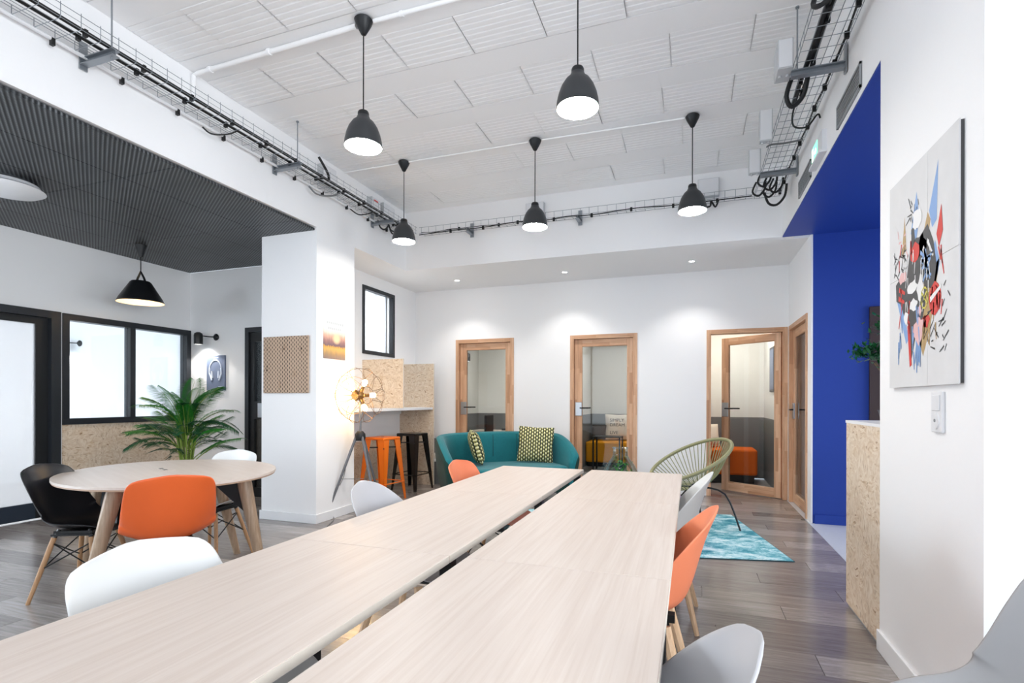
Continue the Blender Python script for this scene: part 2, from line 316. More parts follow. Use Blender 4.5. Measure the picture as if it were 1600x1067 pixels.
# ------------------------------------------------------------------ walls
struct('wall_left_upper', B(XB - .1, XB, -4.4, YK + .1, ZS + .03, ZC + .1), 'wall', 'white wall band above the dark left ceiling', 'wall')
struct('wall_back_upper', B(XB, XR, YK, YK + .12, ZS, ZC + .1), 'wall', 'white beam face above the three oak doors', 'wall')
struct('wall_right_upper', B(XR, XR + .12, 2.99, YK + .12, ZS + .004, ZC + .1), 'wall', 'white upper wall above the blue soffit', 'wall')
struct('wall_pillar', B(XB - .685, XB, YP, YPQ, 0, ZS + .03), 'wall', 'white square pillar holding the pegboard', 'pillar')
struct('wall_alcove', B(XB - .685, XA, YPQ, 5.715, 0, ZS).bx(XB - .685, XA, 6.485, YB + .12, 0, ZS).bx(XB - .685, XA, 5.715, 6.485, 0, 1.83).bx(XB - .685, XA, 5.715, 6.485, 2.73, ZS), 'wall', 'white alcove wall around the small black window', 'wall')
struct('ceiling_soffit', B(XA, XB, YPQ, YB, ZS, ZS + .03).bx(XB, XQ + .1, YK + .12, YB, ZS, ZS + .05), 'wall', 'white lowered soffit with three downlights', 'ceiling')
D1, D2, D3 = (-3.354, -2.428), (-1.594, -.675), (.194, 1.129); DH = 2.13
wb = MB()
for a, b in ((XA, D1[0] + .03), (D1[1] - .03, D2[0] + .03), (D2[1] - .03, D3[0] + .03), (D3[1] - .03, XQ + .12)): wb.bx(a, b, YB, YB + .12, 0, ZS)
for a, b in (D1, D2, D3): wb.bx(a + .03, b - .03, YB, YB + .12, DH - .03, ZS)
struct('wall_back', wb, 'wall', 'white back wall with three oak doors', 'wall')
D4 = (6.026, 7.043)
struct('wall_return', B(XQ, XQ + .12, YK, D4[0] + .03, 0, ZS).bx(XQ, XQ + .12, D4[1] - .03, YB, 0, ZS).bx(XQ, XQ + .12, D4[0] + .03, D4[1] - .03, DH - .03, ZS), 'wall', 'short white wall holding the side oak door', 'wall')
struct('wall_blue', B(XQ + .012, 4.5, YK - .012, YK + .1, 0, ZS), 'blue', 'royal blue wall at the corridor end', 'wall')
struct('ceiling_blue', B(XR, 4.5, 2.99, YK - .012, ZS - .012, ZS), 'blue', 'royal blue soffit over the corridor', 'ceiling')
struct('wall_poster', B(XR, 4.5, 2.038, 2.99, 0, ZC + .1), 'wall', 'white pier wall holding the graffiti canvas', 'wall')
struct('wall_left', B(XL - .12, XL, YL - .0, YL + .0001, 0, ZS).bx(XL - .12, XL, 1.2, 2.35, 0, ZS).bx(XL - .12, XL, 2.35, YL, 2.135, ZS).bx(XL - .12, XL, -4.4, -.6, 0, ZS).bx(XL - .12, XL, -.6, 1.2, 2.5, ZS).bx(XL - .12, XL, 3.567, 3.591, 0, 2.135), 'wall', 'white left wall above the black glazing', 'wall')
LD = (-5.315, -4.45)
struct('wall_left_back', B(-9.6, LD[0], YL, YL + .1, 0, ZS).bx(LD[0], LD[1], YL, YL + .1, 2.13, ZS).bx(LD[1], XB - .685, YL, YL + .1, 0, ZS), 'wall', 'white wall with black wall lamp and small print', 'wall')
struct('wall_office_far', B(-9.7, -9.6, -.2, YL, 0, ZS), 'wall', 'far white wall of the glazed office', 'wall')
struct('ceiling_office', B(-9.6, XL - .12, -.2, YL, ZS, ZS + .05), 'wall', 'white ceiling of the glazed office', 'ceiling')
cd = struct('ceiling_left', B(XL, XB - .1, -4.4, YL, ZS + .02, ZS + .1), 'black', 'dark perforated metal ceiling over the round table', 'ceiling')
for i in range(5):
    for j in range(8):
        x0 = XL + .003 + i * .552; y0 = YL - .003 - (j + 1) * 1.17
        ye = min(y0 + 1.165, YP - .002) if i == 4 else y0 + 1.165
        if y0 > -4.3 and ye - y0 > .05: B(x0, min(x0 + .548, XB - .004), y0, ye, ZS, ZS + .02).build('ceiling_panel', 'mesh', cd)
# shopfront walls behind and beside the camera, with daylight windows
def glazed(name, n, label, axis, pos, a0, a1, z0, z1, cuts):
    t = thing(name, label, 'window', kind='structure')
    def bar(u0, u1, v0, v1, nm, d=.05, m='frame'):
        (B(u0, u1, pos - d / 2, pos + d / 2, v0, v1) if axis == 'y' else B(pos - d / 2, pos + d / 2, u0, u1, v0, v1)).build(nm, m, t)
    bar(a0, a1, z0, z0 + .06, 'window_frame'); bar(a0, a1, z1 - .06, z1, 'window_frame'); bar(a0, a0 + .06, z0 + .06, z1 - .06, 'window_frame'); bar(a1 - .06, a1, z0 + .06, z1 - .06, 'window_frame')
    ed = [a0] + list(cuts) + [a1]
    for c in cuts: bar(c - .03, c + .03, z0 + .06, z1 - .06, 'mullion')
    for i in range(len(ed) - 1): bar(ed[i] + (.06 if i == 0 else .03), ed[i + 1] - (.06 if i == len(ed) - 2 else .03), z0 + .06, z1 - .06, 'pane', .008, 'skyglass')
    return t
struct('wall_front', B(-9.6, -5.3, -4.4, -4.3, 0, ZC).bx(2.1, 4.5, -4.4, -4.3, 0, ZC).bx(-5.3, 2.1, -4.4, -4.3, 0, .3).bx(-5.3, 2.1, -4.4, -4.3, 3.2, ZC + .1), 'wall', 'white shopfront wall behind the viewer', 'wall')
glazed('window_5', 5, 'wide shopfront window behind the viewer', 'y', -4.35, -5.3, 2.1, .3, 3.2, (-3.4, -1.6, .2))
struct('wall_right_front', B(4.4, 4.5, 1.6, 3.2, 0, ZC + .1).bx(4.4, 4.5, -4.4, -3.6, 0, ZC + .1).bx(4.4, 4.5, -3.6, 1.6, 0, .3).bx(4.4, 4.5, -3.6, 1.6, 3.2, ZC + .1).bx(4.4, 4.5, 5.6, YK, 0, ZS).bx(4.4, 4.5, 3.2, 5.6, 0, .3).bx(4.4, 4.5, 3.2, 5.6, 2.75, ZS), 'wall', 'white right shopfront wall out beyond the pier', 'wall')
glazed('window_6', 6, 'tall shopfront window right of the viewer', 'x', 4.45, -3.6, 1.6, .3, 3.2, (-1.9, -.2))
glazed('window_7', 7, 'corridor window beyond the blue soffit', 'x', 4.45, 3.2, 5.6, .3, 2.75, (4.4,))
# small rooms behind the oak doors
def room(nm, lab, x0, x1, y1, mats=('room', 'grey')):
    struct('wall_' + nm, B(x0 - .06, x0, YB + .12, y1, .96, 2.6).bx(x1, x1 + .06, YB + .12, y1, .96, 2.6).bx(x0 - .06, x1 + .06, y1, y1 + .06, .96, 2.6).bx(x0 - .06, x1 + .06, YB + .12, y1 + .06, 2.6, 2.66), mats[0], 'white upper walls of the ' + lab, 'wall')
    struct('wall_' + nm + '_lower', B(x0 - .06, x0, YB + .12, y1, 0, .96).bx(x1, x1 + .06, YB + .12, y1, 0, .96).bx(x0 - .06, x1 + .06, y1, y1 + .06, 0, .96), mats[1], 'grey lower walls of the ' + lab, 'wall')
room('booth_left', 'booth behind the sofa', -4.12, -2.0, 9.8); room('booth_middle', 'booth with the mustard bench', -1.85, -.1, 10.2); room('booth_right', 'booth with the open door', .04, 1.09, 8.95)
def booth_fill(x, y, lab):  # added glowing disc, out of view, to brighten each booth
    t = thing('added_booth_light', lab, 'added light', (x, y, 2.6)); MB().lathe([(.16, -.03), (.17, -.015), (.17, 0)], 24).build('housing', 'boxw', t, True); MB().lathe([(.145, -.034), (.145, -.031)], 24).build('diffuser', 'booth_on', t)
MT['booth_on'] = emit('lit_booth_disc', 'fff6ea', 80)
booth_fill(-3.0, 8.5, 'unseen ceiling disc added to light the booth behind the sofa'); booth_fill(-.95, 8.7, 'unseen ceiling disc added to light the mustard bench booth'); booth_fill(.55, 8.0, 'unseen ceiling disc added to light the open-door booth')
# baseboards
struct('baseboard_pillar', B(XB - .7, XB + .014, YP - .014, YP, 0, .09).bx(XB, XB + .014, YP, YPQ, 0, .09), 'trim', 'white baseboard around the pillar', 'baseboard', bevel=.003)
struct('baseboard_right', B(XR - .014, XR, 2.024, 2.99, 0, .1).bx(XR, 4.4, 2.024, 2.038, 0, .1), 'trim', 'white baseboard under the graffiti canvas', 'baseboard', bevel=.003)
struct('baseboard_blue', B(XQ + .03, 4.4, YK - .026, YK - .012, 0, .09), 'blue', 'blue baseboard along the blue wall', 'baseboard')
struct('baseboard_back', B(XA, D1[0], YB - .012, YB, 0, .08).bx(D1[1], D2[0], YB - .012, YB, 0, .08).bx(D2[1], D3[0], YB - .012, YB, 0, .08), 'trim', 'white baseboard between the oak doors', 'baseboard')
struct('trim_blue_corner', B(XQ - .004, XQ + .012, YK - .016, YK, 0, ZS - .012), 'trim', 'white corner bead beside the blue wall', 'trim')

# ------------------------------------------------------------------ oak doors
def leaf_parts(par, w, h, flip=False):
    """door leaf in local coords: x 0..w (handle at x=0), y 0..-.04, z 0..h"""
    lf = bpy.data.objects.new('leaf', None); COL.objects.link(lf); lf.parent = par
    B(0, .105, -.02, .02, 0, h).build('stile', 'jv', lf, bevel=.003); B(w - .085, w, -.02, .02, 0, h).build('stile', 'jv', lf, bevel=.003)
    B(.105, w - .085, -.02, .02, h - .1, h).build('rail', 'jh', lf, bevel=.003); B(.105, w - .085, -.02, .02, 0, .12).build('rail', 'jh', lf, bevel=.003)
    B(.1, w - .08, -.004, .004, .115, h - .095).build('pane', 'glass', lf)
    B(.012, .104, -.034, -.02, 1.0, 1.19).build('lock_plate', 'chrome', lf, bevel=.004)
    MB().tube([(.085, -.034, 1.11), (.085, -.075, 1.11), (.21, -.08, 1.11)], .009, 8).build('lever', 'black', lf, True)
    MB().tube([(.085, .02, 1.11), (.085, .065, 1.11), (.21, .07, 1.11)], .009, 8).build('lever', 'black', lf, True)
    return lf
def casing(t, w, h):
    B(0, .055, -.012, .12, 0, h).build('jamb', 'jv', t, bevel=.003); B(w - .055, w, -.012, .12, 0, h).build('jamb', 'jv', t, bevel=.003); B(.055, w - .055, -.012, .12, h - .055, h).build('head', 'jh', t, bevel=.003)
for i, (d, lab) in enumerate(((D1, 'closed glazed oak door behind the teal sofa'), (D2, 'closed glazed oak door in front of the mustard bench'), (D3, 'open glazed oak door nearest the blue wall'))):
    t = thing('door_%d' % (i + 1), lab, 'door', (d[0], YB, 0), kind='structure'); wd = d[1] - d[0]; casing(t, wd, DH)
    lf = leaf_parts(t, wd - .114, DH - .064)
    if i < 2: lf.location = (.057, .055, .006)
    else:
        a = math.radians(-37); W = wd - .114; hx, hy = wd - .058, .06
        lf.rotation_euler = (0, 0, a); lf.location = (hx - W * math.cos(a), hy - W * math.sin(a), .006)
t = thing('door_4', 'oak door seen edge-on in the short side wall', 'door', (XQ, D4[1], 0), -PI / 2, kind='structure'); casing(t, D4[1] - D4[0], DH); lf = leaf_parts(t, D4[1] - D4[0] - .114, DH - .064); lf.location = (.057, .05, .006)
# black door left-back
t = thing('door_5', 'black framed glass door beside the white pillar', 'door', (LD[0], YL, 0), kind='structure'); wd = LD[1] - LD[0]
B(0, .06, -.015, .1, 0, 2.13).build('jamb', 'frame', t); B(wd - .06, wd, -.015, .1, 0, 2.13).build('jamb', 'frame', t); B(.06, wd - .06, -.015, .1, 2.07, 2.13).build('head', 'frame', t)
lf = bpy.data.objects.new('leaf', None); COL.objects.link(lf); lf.parent = t
B(.065, .13, .01, .05, .005, 2.065).build('stile', 'black', lf); B(.34, wd - .065, .01, .05, .005, 2.065).build('stile', 'black', lf); B(.13, .34, .01, .05, .98, 1.2).build('rail', 'black', lf); B(.13, .34, .01, .05, .005, .12).build('rail', 'black', lf); B(.13, .34, .01, .05, 1.95, 2.065).build('rail', 'black', lf)
B(.13, .34, .026, .034, .12, .98).build('pane', 'glass', lf); B(.13, .34, .026, .034, 1.2, 1.95).build('pane', 'glass', lf); B(.2, .33, -.008, .01, 1.0, 1.18).build('lock_plate', 'chrome', lf, bevel=.003)
struct('wall_passage', B(LD[0] - .3, LD[1] + .25, YL + 1.0, YL + 1.1, 0, ZS).bx(LD[0] - .4, LD[0] - .3, YL + .1, YL + 1.1, 0, ZS), 'wall', 'white passage wall behind the black glass door', 'wall')
# dark framed door on the blue wall
t = thing('door_6', 'dark wood framed glass door on the blue wall', 'door', (1.631, YK - .012, 0), kind='structure'); wd = .85
B(0, .085, -.035, 0, 0, 2.13).build('jamb', 'dwood', t, bevel=.004); B(wd - .085, wd, -.035, 0, 0, 2.13).build('jamb', 'dwood', t, bevel=.004); B(.085, wd - .085, -.035, 0, 2.04, 2.13).build('head', 'dwood', t, bevel=.004); B(.085, wd - .085, -.015, 0, 0, 2.04).build('pane', 'cream', t)
# ------------------------------------------------------------------ black glazing in the left wall
t = thing('window_1', 'black framed two-pane office window above the flake board', 'window', (XL, 0, 0), kind='structure')
y0, y1, z0, z1 = 3.591, YL - .002, .952, 2.132
for a in ((y0, y1, z1 - .065, z1), (y0, y1, z0, z0 + .065), (y0, y0 + .06, z0 + .065, z1 - .065), (y1 - .06, y1, z0 + .065, z1 - .065)): B(-.1, .02, *a).build('window_frame', 'frame', t)
B(-.09, .015, 4.285, 4.345, z0 + .065, z1 - .065).build('mullion', 'frame', t)
B(-.05, -.042, y0 + .06, 4.285, z0 + .065, z1 - .065).build('pane', 'glass', t); B(-.05, -.042, 4.345, y1 - .06, z0 + .065, z1 - .065).build('pane', 'glass', t)
struct('wall_flake_board', B(XL - .1, XL + .004, 3.591, YL, 0, .952), 'osb', 'flake board panel under the office window', 'panel')
t = thing('door_7', 'black framed sliding glass door at the far left', 'door', (XL, 0, 0), kind='structure')
B(-.1, .03, 3.48, 3.567, 0, 2.135).build('jamb', 'frame', t); B(-.1, .03, 2.352, 2.44, 0, 2.135).build('jamb', 'frame', t); B(-.1, .03, 2.44, 3.48, 2.06, 2.135).build('head', 'frame', t)
lf = bpy.data.objects.new('leaf', None); COL.objects.link(lf); lf.parent = t
B(-.07, -.03, 3.375, 3.48, .01, 2.06).build('stile', 'black', lf); B(-.07, -.03, 2.44, 2.55, .01, 2.06).build('stile', 'black', lf); B(-.07, -.03, 2.55, 3.375, .01, .17).build('rail', 'dmetal', lf); B(-.07, -.03, 2.55, 3.375, 1.99, 2.06).build('rail', 'black', lf); B(-.054, -.046, 2.55, 3.375, .17, 1.99).build('pane', 'frost', lf)
t = thing('window_8', 'left room street window beside the viewer', 'window', (XL, 0, 0), kind='structure')
B(-.1, .02, -.6, 1.2, 0, .08).build('window_frame', 'frame', t); B(-.1, .02, -.6, 1.2, 2.42, 2.5).build('window_frame', 'frame', t); B(-.1, .02, .27, .33, .08, 2.42).build('mullion', 'frame', t); B(-.05, -.04, -.6, .27, .08, 2.42).build('pane', 'frost', t); B(-.05, -.04, .33, 1.2, .08, 2.42).build('pane', 'frost', t)
# alcove window
t = thing('window_2', 'small black framed window high in the alcove wall', 'window', (XA, 0, 0), kind='structure')
y0, y1, z0, z1 = 5.715, 6.485, 1.83, 2.73
for a in ((y0, y1, z1 - .05, z1), (y0, y1, z0, z0 + .05), (y0, y0 + .05, z0 + .05, z1 - .05), (y1 - .05, y1, z0 + .05, z1 - .05)): B(-.1, .012, *a).build('window_frame', 'frame', t)
B(-.06, -.052, y0 + .05, y1 - .05, z0 + .05, z1 - .05).build('pane', 'frost', t); B(-.045, -.03, y1 - .17, y1 - .13, z0 + .05, z1 - .05).build('sash_stile', 'chrome', t)
area('daylight_alcove', (XB - .95, 6.1, 2.28), (0, 6.1, 2.2), .7, .85, 14, (.9, .96, 1))

# ------------------------------------------------------------------ desks
DX = ((-1.312, -.712), (-.652, -.052)); ZT = .735
dtop = {}
for r in range(2):
    x0, x1 = DX[r]
    for k in range(4):
        y1 = 3.6 - 1.07 * k; y0 = y1 - 1.068
        side = ('left', 'right')[r]; where = ('far end nearest the lounge', 'second from the far end', 'third from the far end, nearest in view', 'closest to the viewer')[k]
        t = thing('desk', 'whitened oak bench desk in the %s row, %s' % (side, where), 'desk', (x0, y0, 0), group='bench desks down the room')
        B(0, .6, 0, 1.068, ZT - .025, ZT).build('desk_top', 'desk', t, bevel=.002)
        B(-.0015, 0, .002, 1.066, ZT - .024, ZT - .001).build('edge_band', 'deskedge', t); B(.6, .6015, .002, 1.066, ZT - .024, ZT - .001).build('edge_band', 'deskedge', t)
        B(.06, .1, .02, 1.048, ZT - .065, ZT - .025).build('beam', 'black', t); B(.5, .54, .02, 1.048, ZT - .065, ZT - .025).build('beam', 'black', t)
        for yy in ((.035, 1.0) if k == 0 else (.035,)):
            for xx in ((.012, .548) if True else ()): B(xx, xx + .04, yy, yy + .04, 0, ZT - .025).build('leg', 'black', t)
            B(.052, .548, yy, yy + .04, ZT - .065, ZT - .025).build('crossbar', 'black', t)
# ------------------------------------------------------------------ chairs
def interp(pts, n):
    P = smoothpath([Vector((p[0], p[1], 0)) for p in pts], 10); L = [0]
    for a, b in zip(P, P[1:]): L.append(L[-1] + (b - a).length)
    out = []
    for i in range(n):
        s = L[-1] * i / (n - 1); j = max(k for k in range(len(L)) if L[k] <= s + 1e-9); j = min(j, len(P) - 2)
        out.append(P[j].lerp(P[j + 1], (s - L[j]) / max(L[j + 1] - L[j], 1e-9)))
    return out
def lerp_list(vals, t):
    x = t * (len(vals) - 1); i = min(int(x), len(vals) - 2); f = x - i; f = f * f * (3 - 2 * f) if False else f; return vals[i] * (1 - f) + vals[i + 1] * f
def make_shell(t, mat, prof, W, E, topr, frontr, expo=2.4, thick=.007):
    n = 30; m = 15; C = interp(prof, n); rows = []
    for i in range(n):
        s = i / (n - 1); a, b = C[max(i - 1, 0)], C[min(i + 1, n - 1)]; tg = (b - a).normalized(); nx, nz = tg.y, -tg.x
        ww = lerp_list(W, s); e = lerp_list(E, s)
        if s > 1 - topr: q = (s - (1 - topr)) / topr; k_ = max(1 - q ** expo, 0) ** (1 / expo) * .94 + .06; ww *= k_; e *= k_ ** 2
        if s < frontr: q = 1 - s / frontr; ww *= max(1 - q ** 3, 0) ** (1 / 3) * .45 + .55
        rows.append([Vector((C[i].x + nx * e * abs(u) ** 2.2, ww * u, C[i].y + nz * e * abs(u) ** 2.2)) for u in [(-1 + 2 * k / (m - 1)) for k in range(m)]])
    o = MB().grid(rows).build('shell', mat, t, True)
    for p in o.data.polygons: p.use_smooth = True
    at = o.data.attributes.get('sharp_edge')
    if at: o.data.attributes.remove(at)
    sm = o.modifiers.new('solidify', 'SOLIDIFY'); sm.thickness = thick; sm.offset = 0; subsurf(o); return o
DSW = dict(prof=[(.225, .405), (.205, .432), (.11, .428), (0, .418), (-.1, .424), (-.17, .462), (-.205, .53), (-.235, .63), (-.265, .73), (-.29, .815)],
           W=[.195, .22, .232, .235, .235, .232, .228, .222, .212, .2], E=[.0, .035, .055, .065, .085, .11, .09, .07, .05, .03], topr=.15, frontr=.1, expo=3.0)
TUL = dict(prof=[(.235, .415), (.215, .445), (.11, .437), (0, .424), (-.09, .43), (-.155, .468), (-.19, .54), (-.215, .63), (-.245, .73), (-.285, .83)],
           W=[.2, .225, .235, .238, .236, .23, .222, .208, .19, .165], E=[.0, .03, .05, .07, .11, .15, .125, .085, .05, .02], topr=.3, frontr=.1)
def legs_dsw(t):
    for sx in (-1, 1):
        for sy in (-1, 1):
            a, b = Vector((sx * .105, sy * .12, .375)), Vector((sx * .19, sy * .205, 0))
            l = MB().tube([b, b.lerp(a, .5), a], [.0105, .0135, .0145], 10).build('leg', 'leg', t, True)
            MB().tube([a.lerp(b, .06), a.lerp(b, -.09) + Vector((-sx * .01, -sy * .01, .012))], .011, 8).build('bracket', 'black', l, True)
    br = MB()
    for s in (-1, 1):
        for q in (-1, 1):
            lo = lambda sx, sy, f: Vector((sx * .105, sy * .12, .375)).lerp(Vector((sx * .19, sy * .205, 0)), f)
            br.tube([lo(q, s, .08), lo(q, -s, .48)], .0042, 6); br.tube([lo(s, q, .08), lo(-s, q, .48)], .0042, 6)
    br.bx(-.12, .12, -.13, -.1, .385, .395).bx(-.12, .12, .1, .13, .385, .395).build('wire_brace', 'black', t, True)
    MB().bx(-.11, .11, -.12, .12, .395, .414).build('seat_mount', 'black', t)
def legs_tul(t):
    for sx in (-1, 1):
        for sy in (-1, 1):
            a, b = Vector((sx * .1, sy * .12, .4)), Vector((sx * .2, sy * .205, 0))
            MB().tube([b, b.lerp(a, .6), a], [.0125, .018, .02], 8).build('leg', 'pale_leg', t, True)
    MB().bx(-.13, .13, -.02, .02, .375, .405).bx(-.02, .02, -.14, .14, .375, .405).build('seat_mount', 'black', t)
def chair(kind, mat, x, y, ang, label, group):
    t = thing('shell_chair', label, 'chair', (x, y, 0), ang, group)
    make_shell(t, mat, **(DSW if kind == 'dsw' else TUL)); (legs_dsw if kind == 'dsw' else legs_tul)(t); return t
G1, G2 = 'shell chairs at the bench desks', 'shell chairs at the round table'
chair('dsw', 'whitep', -1.22, 1.04, 0, 'white plastic shell chair at the left desk edge, nearest the viewer', G1)
chair('tul', 'greyp', -1.23, 2.13, 0, 'grey shell chair at the left desk edge in front of the tripod lamp', G1)
chair('dsw', 'salmon', -1.23, 3.2, 0, 'salmon shell chair at the left desk edge in front of the sofa arm', G1)
chair('tul', 'whitep', -.165, 3.05, PI, 'white shell chair on the right desk side below the woven armchair', G1)
chair('tul', 'salmon', -.185, 2.07, PI, 'salmon orange shell chair on the right desk side', G1)
chair('tul', 'greyp', -.17, .95, PI, 'grey shell chair on the right desk side, nearest the viewer', G1)
chair('dsw', 'greyd', .725, 1.49, PI + .38, 'grey glossy shell chair cut off at the bottom right corner', None)
chair('dsw', 'blackp', -3.63, 2.22, math.radians(25), 'black shell chair with beech legs at the left of the round table', G2)
chair('dsw', 'orange', -2.88, 2.19, math.atan2(.54, -.84), 'orange shell chair with beech legs at the round table', G2)
chair('dsw', 'whitep', -3.46, 2.99, math.atan2(-1, .12), 'white shell chair behind the round table near the black door', G2)
# ------------------------------------------------------------------ round table
t = thing('round_table', 'oval pale table on wooden legs under the black pendant', 'table', (-3.33, 2.56, 0), math.atan2(.385, -.923))
def ell(a, b, n=64): return [(a * math.cos(2 * PI * k / n), b * math.sin(2 * PI * k / n)) for k in range(n)]
MB().prism(ell(.745, .62), .722, .737).build('table_top', 'oval', t, True); MB().prism(ell(.74, .615), .712, .722).build('edge_band', 'ovedge', t, True)
R = Matrix.Rotation(-math.atan2(.385, -.923), 4, 'Z')
for dx, dy, fx, fy in ((.12, -.44, .07, -.6), (.5, .12, .65, .15), (-.12, .44, -.07, .6), (-.5, -.12, -.65, -.15)):
    a, b = R @ Vector((dx, dy, .7)), R @ Vector((fx, fy, 0))
    l = MB().tube([b, b.lerp(a, .5), b.lerp(a, .93), a], [.024, .036, .045, .04], 12).build('leg', 'tleg', t, True)
    c = a * .55; c.z = .705; MB().prism([(0, 0), (.0, .03), (.1, .0)], -.0, .0).f.clear() if False else None
    MB().add([Vector((a.x * .93, a.y * .93, .71)), Vector((a.x * .45, a.y * .45, .71)), Vector((a.x * .99, a.y * .99, .48)), Vector((a.x * .93 - a.y * .05, a.y * .93 + a.x * .05, .71)), Vector((a.x * .45 - a.y * .05, a.y * .45 + a.x * .05, .71)), Vector((a.x * .99 - a.y * .05, a.y * .99 + a.x * .05, .48))], [(0, 1, 2), (3, 5, 4), (0, 3, 4, 1), (1, 4, 5, 2), (2, 5, 3, 0)]).build('bracket', 'black', t)
MB().tube([(0, 0, 0), (0, 0, .712)], .014, 10).build('cable_column', 'chrome', t, True); MB().lathe([(.14, 0), (.14, .012), (.02, .016)], 24).build('column_foot', 'chrome', t, True)
g = bpy.data.objects.new('grommet', MB().bx(-.1, .1, -.045, .045, .737, .7385).bx(-.06, -.02, -.012, .012, .7385, .7395, 1).bx(.03, .07, -.012, .012, .7385, .7395, 1).mesh('grommet', ['oval', 'black'])); COL.objects.link(g); g.parent = t; g.location = (.12, .02, 0)
# ------------------------------------------------------------------ palm
def frond(L, droop, nl, wid, mat_l):
    mb = MB(); pts = []
    for i in range(13):
        s = i / 12; pts.append(Vector((L * s * math.cos(.9 - droop * s * .6), 0, L * s * math.sin(max(.15, 1.05 - droop * s)))))
    mb.tube(pts, [.006 * (1 - .8 * i / 12) for i in range(13)], 5, mi=1)
    for k in range(nl):
        s = .28 + .72 * k / (nl - 1); i = min(int(s * 12), 11); p = pts[i].lerp(pts[i + 1], s * 12 - i); tg = (pts[i + 1] - pts[i]).normalized()
        ll = wid * (math.sin(PI * min(1, (s - .15) * 1.05)) * .8 + .25)
        for sd in (-1, 1):
            side = Vector((0, sd, 0)); d = (tg * .55 + side * .85 + Vector((0, 0, .12))).normalized(); mid = p + d * ll * .5; tip = p + d * ll + Vector((0, 0, -.35 * ll)); n = d.cross(Vector((0, 0, 1))).normalized() * .0062
            mb.add([p, mid + n, tip, mid - n], [(0, 1, 2, 3)])
    return mb.mesh('frond', [mat_l, 'stem'])
t = thing('potted_palm', 'leafy green areca palm in front of the office window', 'plant', (-5.02, 4.02, 0))
MB().lathe([(.12, 0), (.16, .3), (.165, .32), (.15, .32), (.145, .28)], 24).build('pot', 'pot', t, True); MB().lathe([(.001, .27), (.147, .28)], 24, caps=False).build('soil', 'soil', t)
FR = [frond(.56, .6, 30, .19, 'leafg'), frond(.5, .9, 28, .18, 'leafd'), frond(.64, .45, 32, .19, 'leafg'), frond(.44, 1.2, 26, .17, 'leafd')]
for k in range(44):
    a = k * 2.39996; z = .5 + .4 * random.random(); tilt = random.uniform(-.15, .2) - (.45 if k < 28 else 0)
    o = link('frond', FR[k % 4], t, loc=(.03 * math.cos(a), .03 * math.sin(a), z), rot=(0, tilt, a))
for k in range(9):
    a = k * .7; MB().tube(smoothpath([(.05 * math.cos(a), .05 * math.sin(a), .27), (.045 * math.cos(a), .045 * math.sin(a), .5), (.09 * math.cos(a), .09 * math.sin(a), .85)], 4), [.011] * 4 + [.008] * 4 + [.005], 6).build('stem', 'stem', t, True)
# ------------------------------------------------------------------ pendants
shade_prof = [(.034, .20), (.045, .175), (.068, .155), (.09, .12), (.105, .08), (.114, .04), (.118, 0)]
def pendant(x, y, lab):
    t = thing('pendant_lamp', lab, 'lamp', (x, y, 2.825), group='graphite bell pendants')
    H = ZC - 2.825
    MB().lathe([(.006, H - .105), (.016, H - .1), (.05, H - .035), (.058, H - .012), (.05, H - .003)], 24).build('canopy', 'black', t, True)
    MB().tube([(0, 0, .21), (0, 0, H - .1)], .0042, 6).build('cord', 'cable', t)
    MB().lathe([(.03, .165), (.035, .17), (.035, .215), (.03, .225), (.01, .228)], 20).build('socket', 'black', t, True)
    s = MB().lathe(shade_prof[::-1], 36, caps=False).build('shade', 'lampg', t, True); MB().lathe([(r - .004, z) for r, z in shade_prof[::-1]][:-1], 36, caps=False).build('shade_lining', 'lampin', s, True)
    MB().lathe([(.001, .012), (.109, .012)], 32, caps=False).build('diffuser', 'lamp_on', t)
for x, y, lab in ((-1.965, 2.785, 'graphite bell pendant hanging front left on the thick conduit'), (-.59, 2.80, 'graphite bell pendant hanging nearest and brightest, cord leaving the frame'), (.012, 4.63, 'graphite bell pendant at the right end of the back row'), (-1.366, 4.59, 'graphite bell pendant in the middle of the back row'), (-2.747, 4.58, 'graphite bell pendant at the left end of the back row')): pendant(x, y, lab)
t = thing('cone_pendant', 'black cone pendant with leather strap over the round table', 'lamp', (-5.633, 3.969, 2.27)); H = ZS - 2.27
MB().lathe([(.02, H - .13), (.05, H - .03), (.058, H - .002)], 24).build('canopy', 'black', t, True); MB().tube([(0, 0, .32), (0, 0, H - .12)], .005, 6).build('cord', 'cable', t)
cp = [(.22, 0), (.2, .045), (.1, .215), (.085, .23)]; s = MB().lathe(cp, 40, caps=False).lathe([(.085, .23), (.02, .235)], 40, caps=False).build('shade', 'black', t, True); MB().lathe([(r - .004, z) for r, z in cp], 40, caps=False).build('shade_lining', 'lampin', s, True)
MB().tube([(-.08, 0, .2), (-.045, 0, .27), (0, 0, .335), (.045, 0, .27), (.08, 0, .2)], .011, 6).build('strap', 'black', t); MB().lathe([(.001, .06), (.035, .075), (.045, .1), (.03, .14), (.02, .17)], 16).build('bulb', 'warm', t, True)
# ceiling diffuser
t = thing('ceiling_vent', 'round white air diffuser under the dark ceiling', 'vent', (-4.93, 2.45, ZS)); MB().lathe([(.15, 0), (.16, -.03), (.19, -.04)], 32, caps=False).build('collar', 'chrome', t, True); MB().lathe([(.02, -.045), (.2, -.05), (.235, -.068), (.2, -.09), (.05, -.098), (.001, -.1)], 40, caps=False).build('plate', 'trim', t, True); MB().lathe([(.2, -.03), (.21, -.05), (.12, -.06)], 32, caps=False).build('cone', 'boxw', t, True)
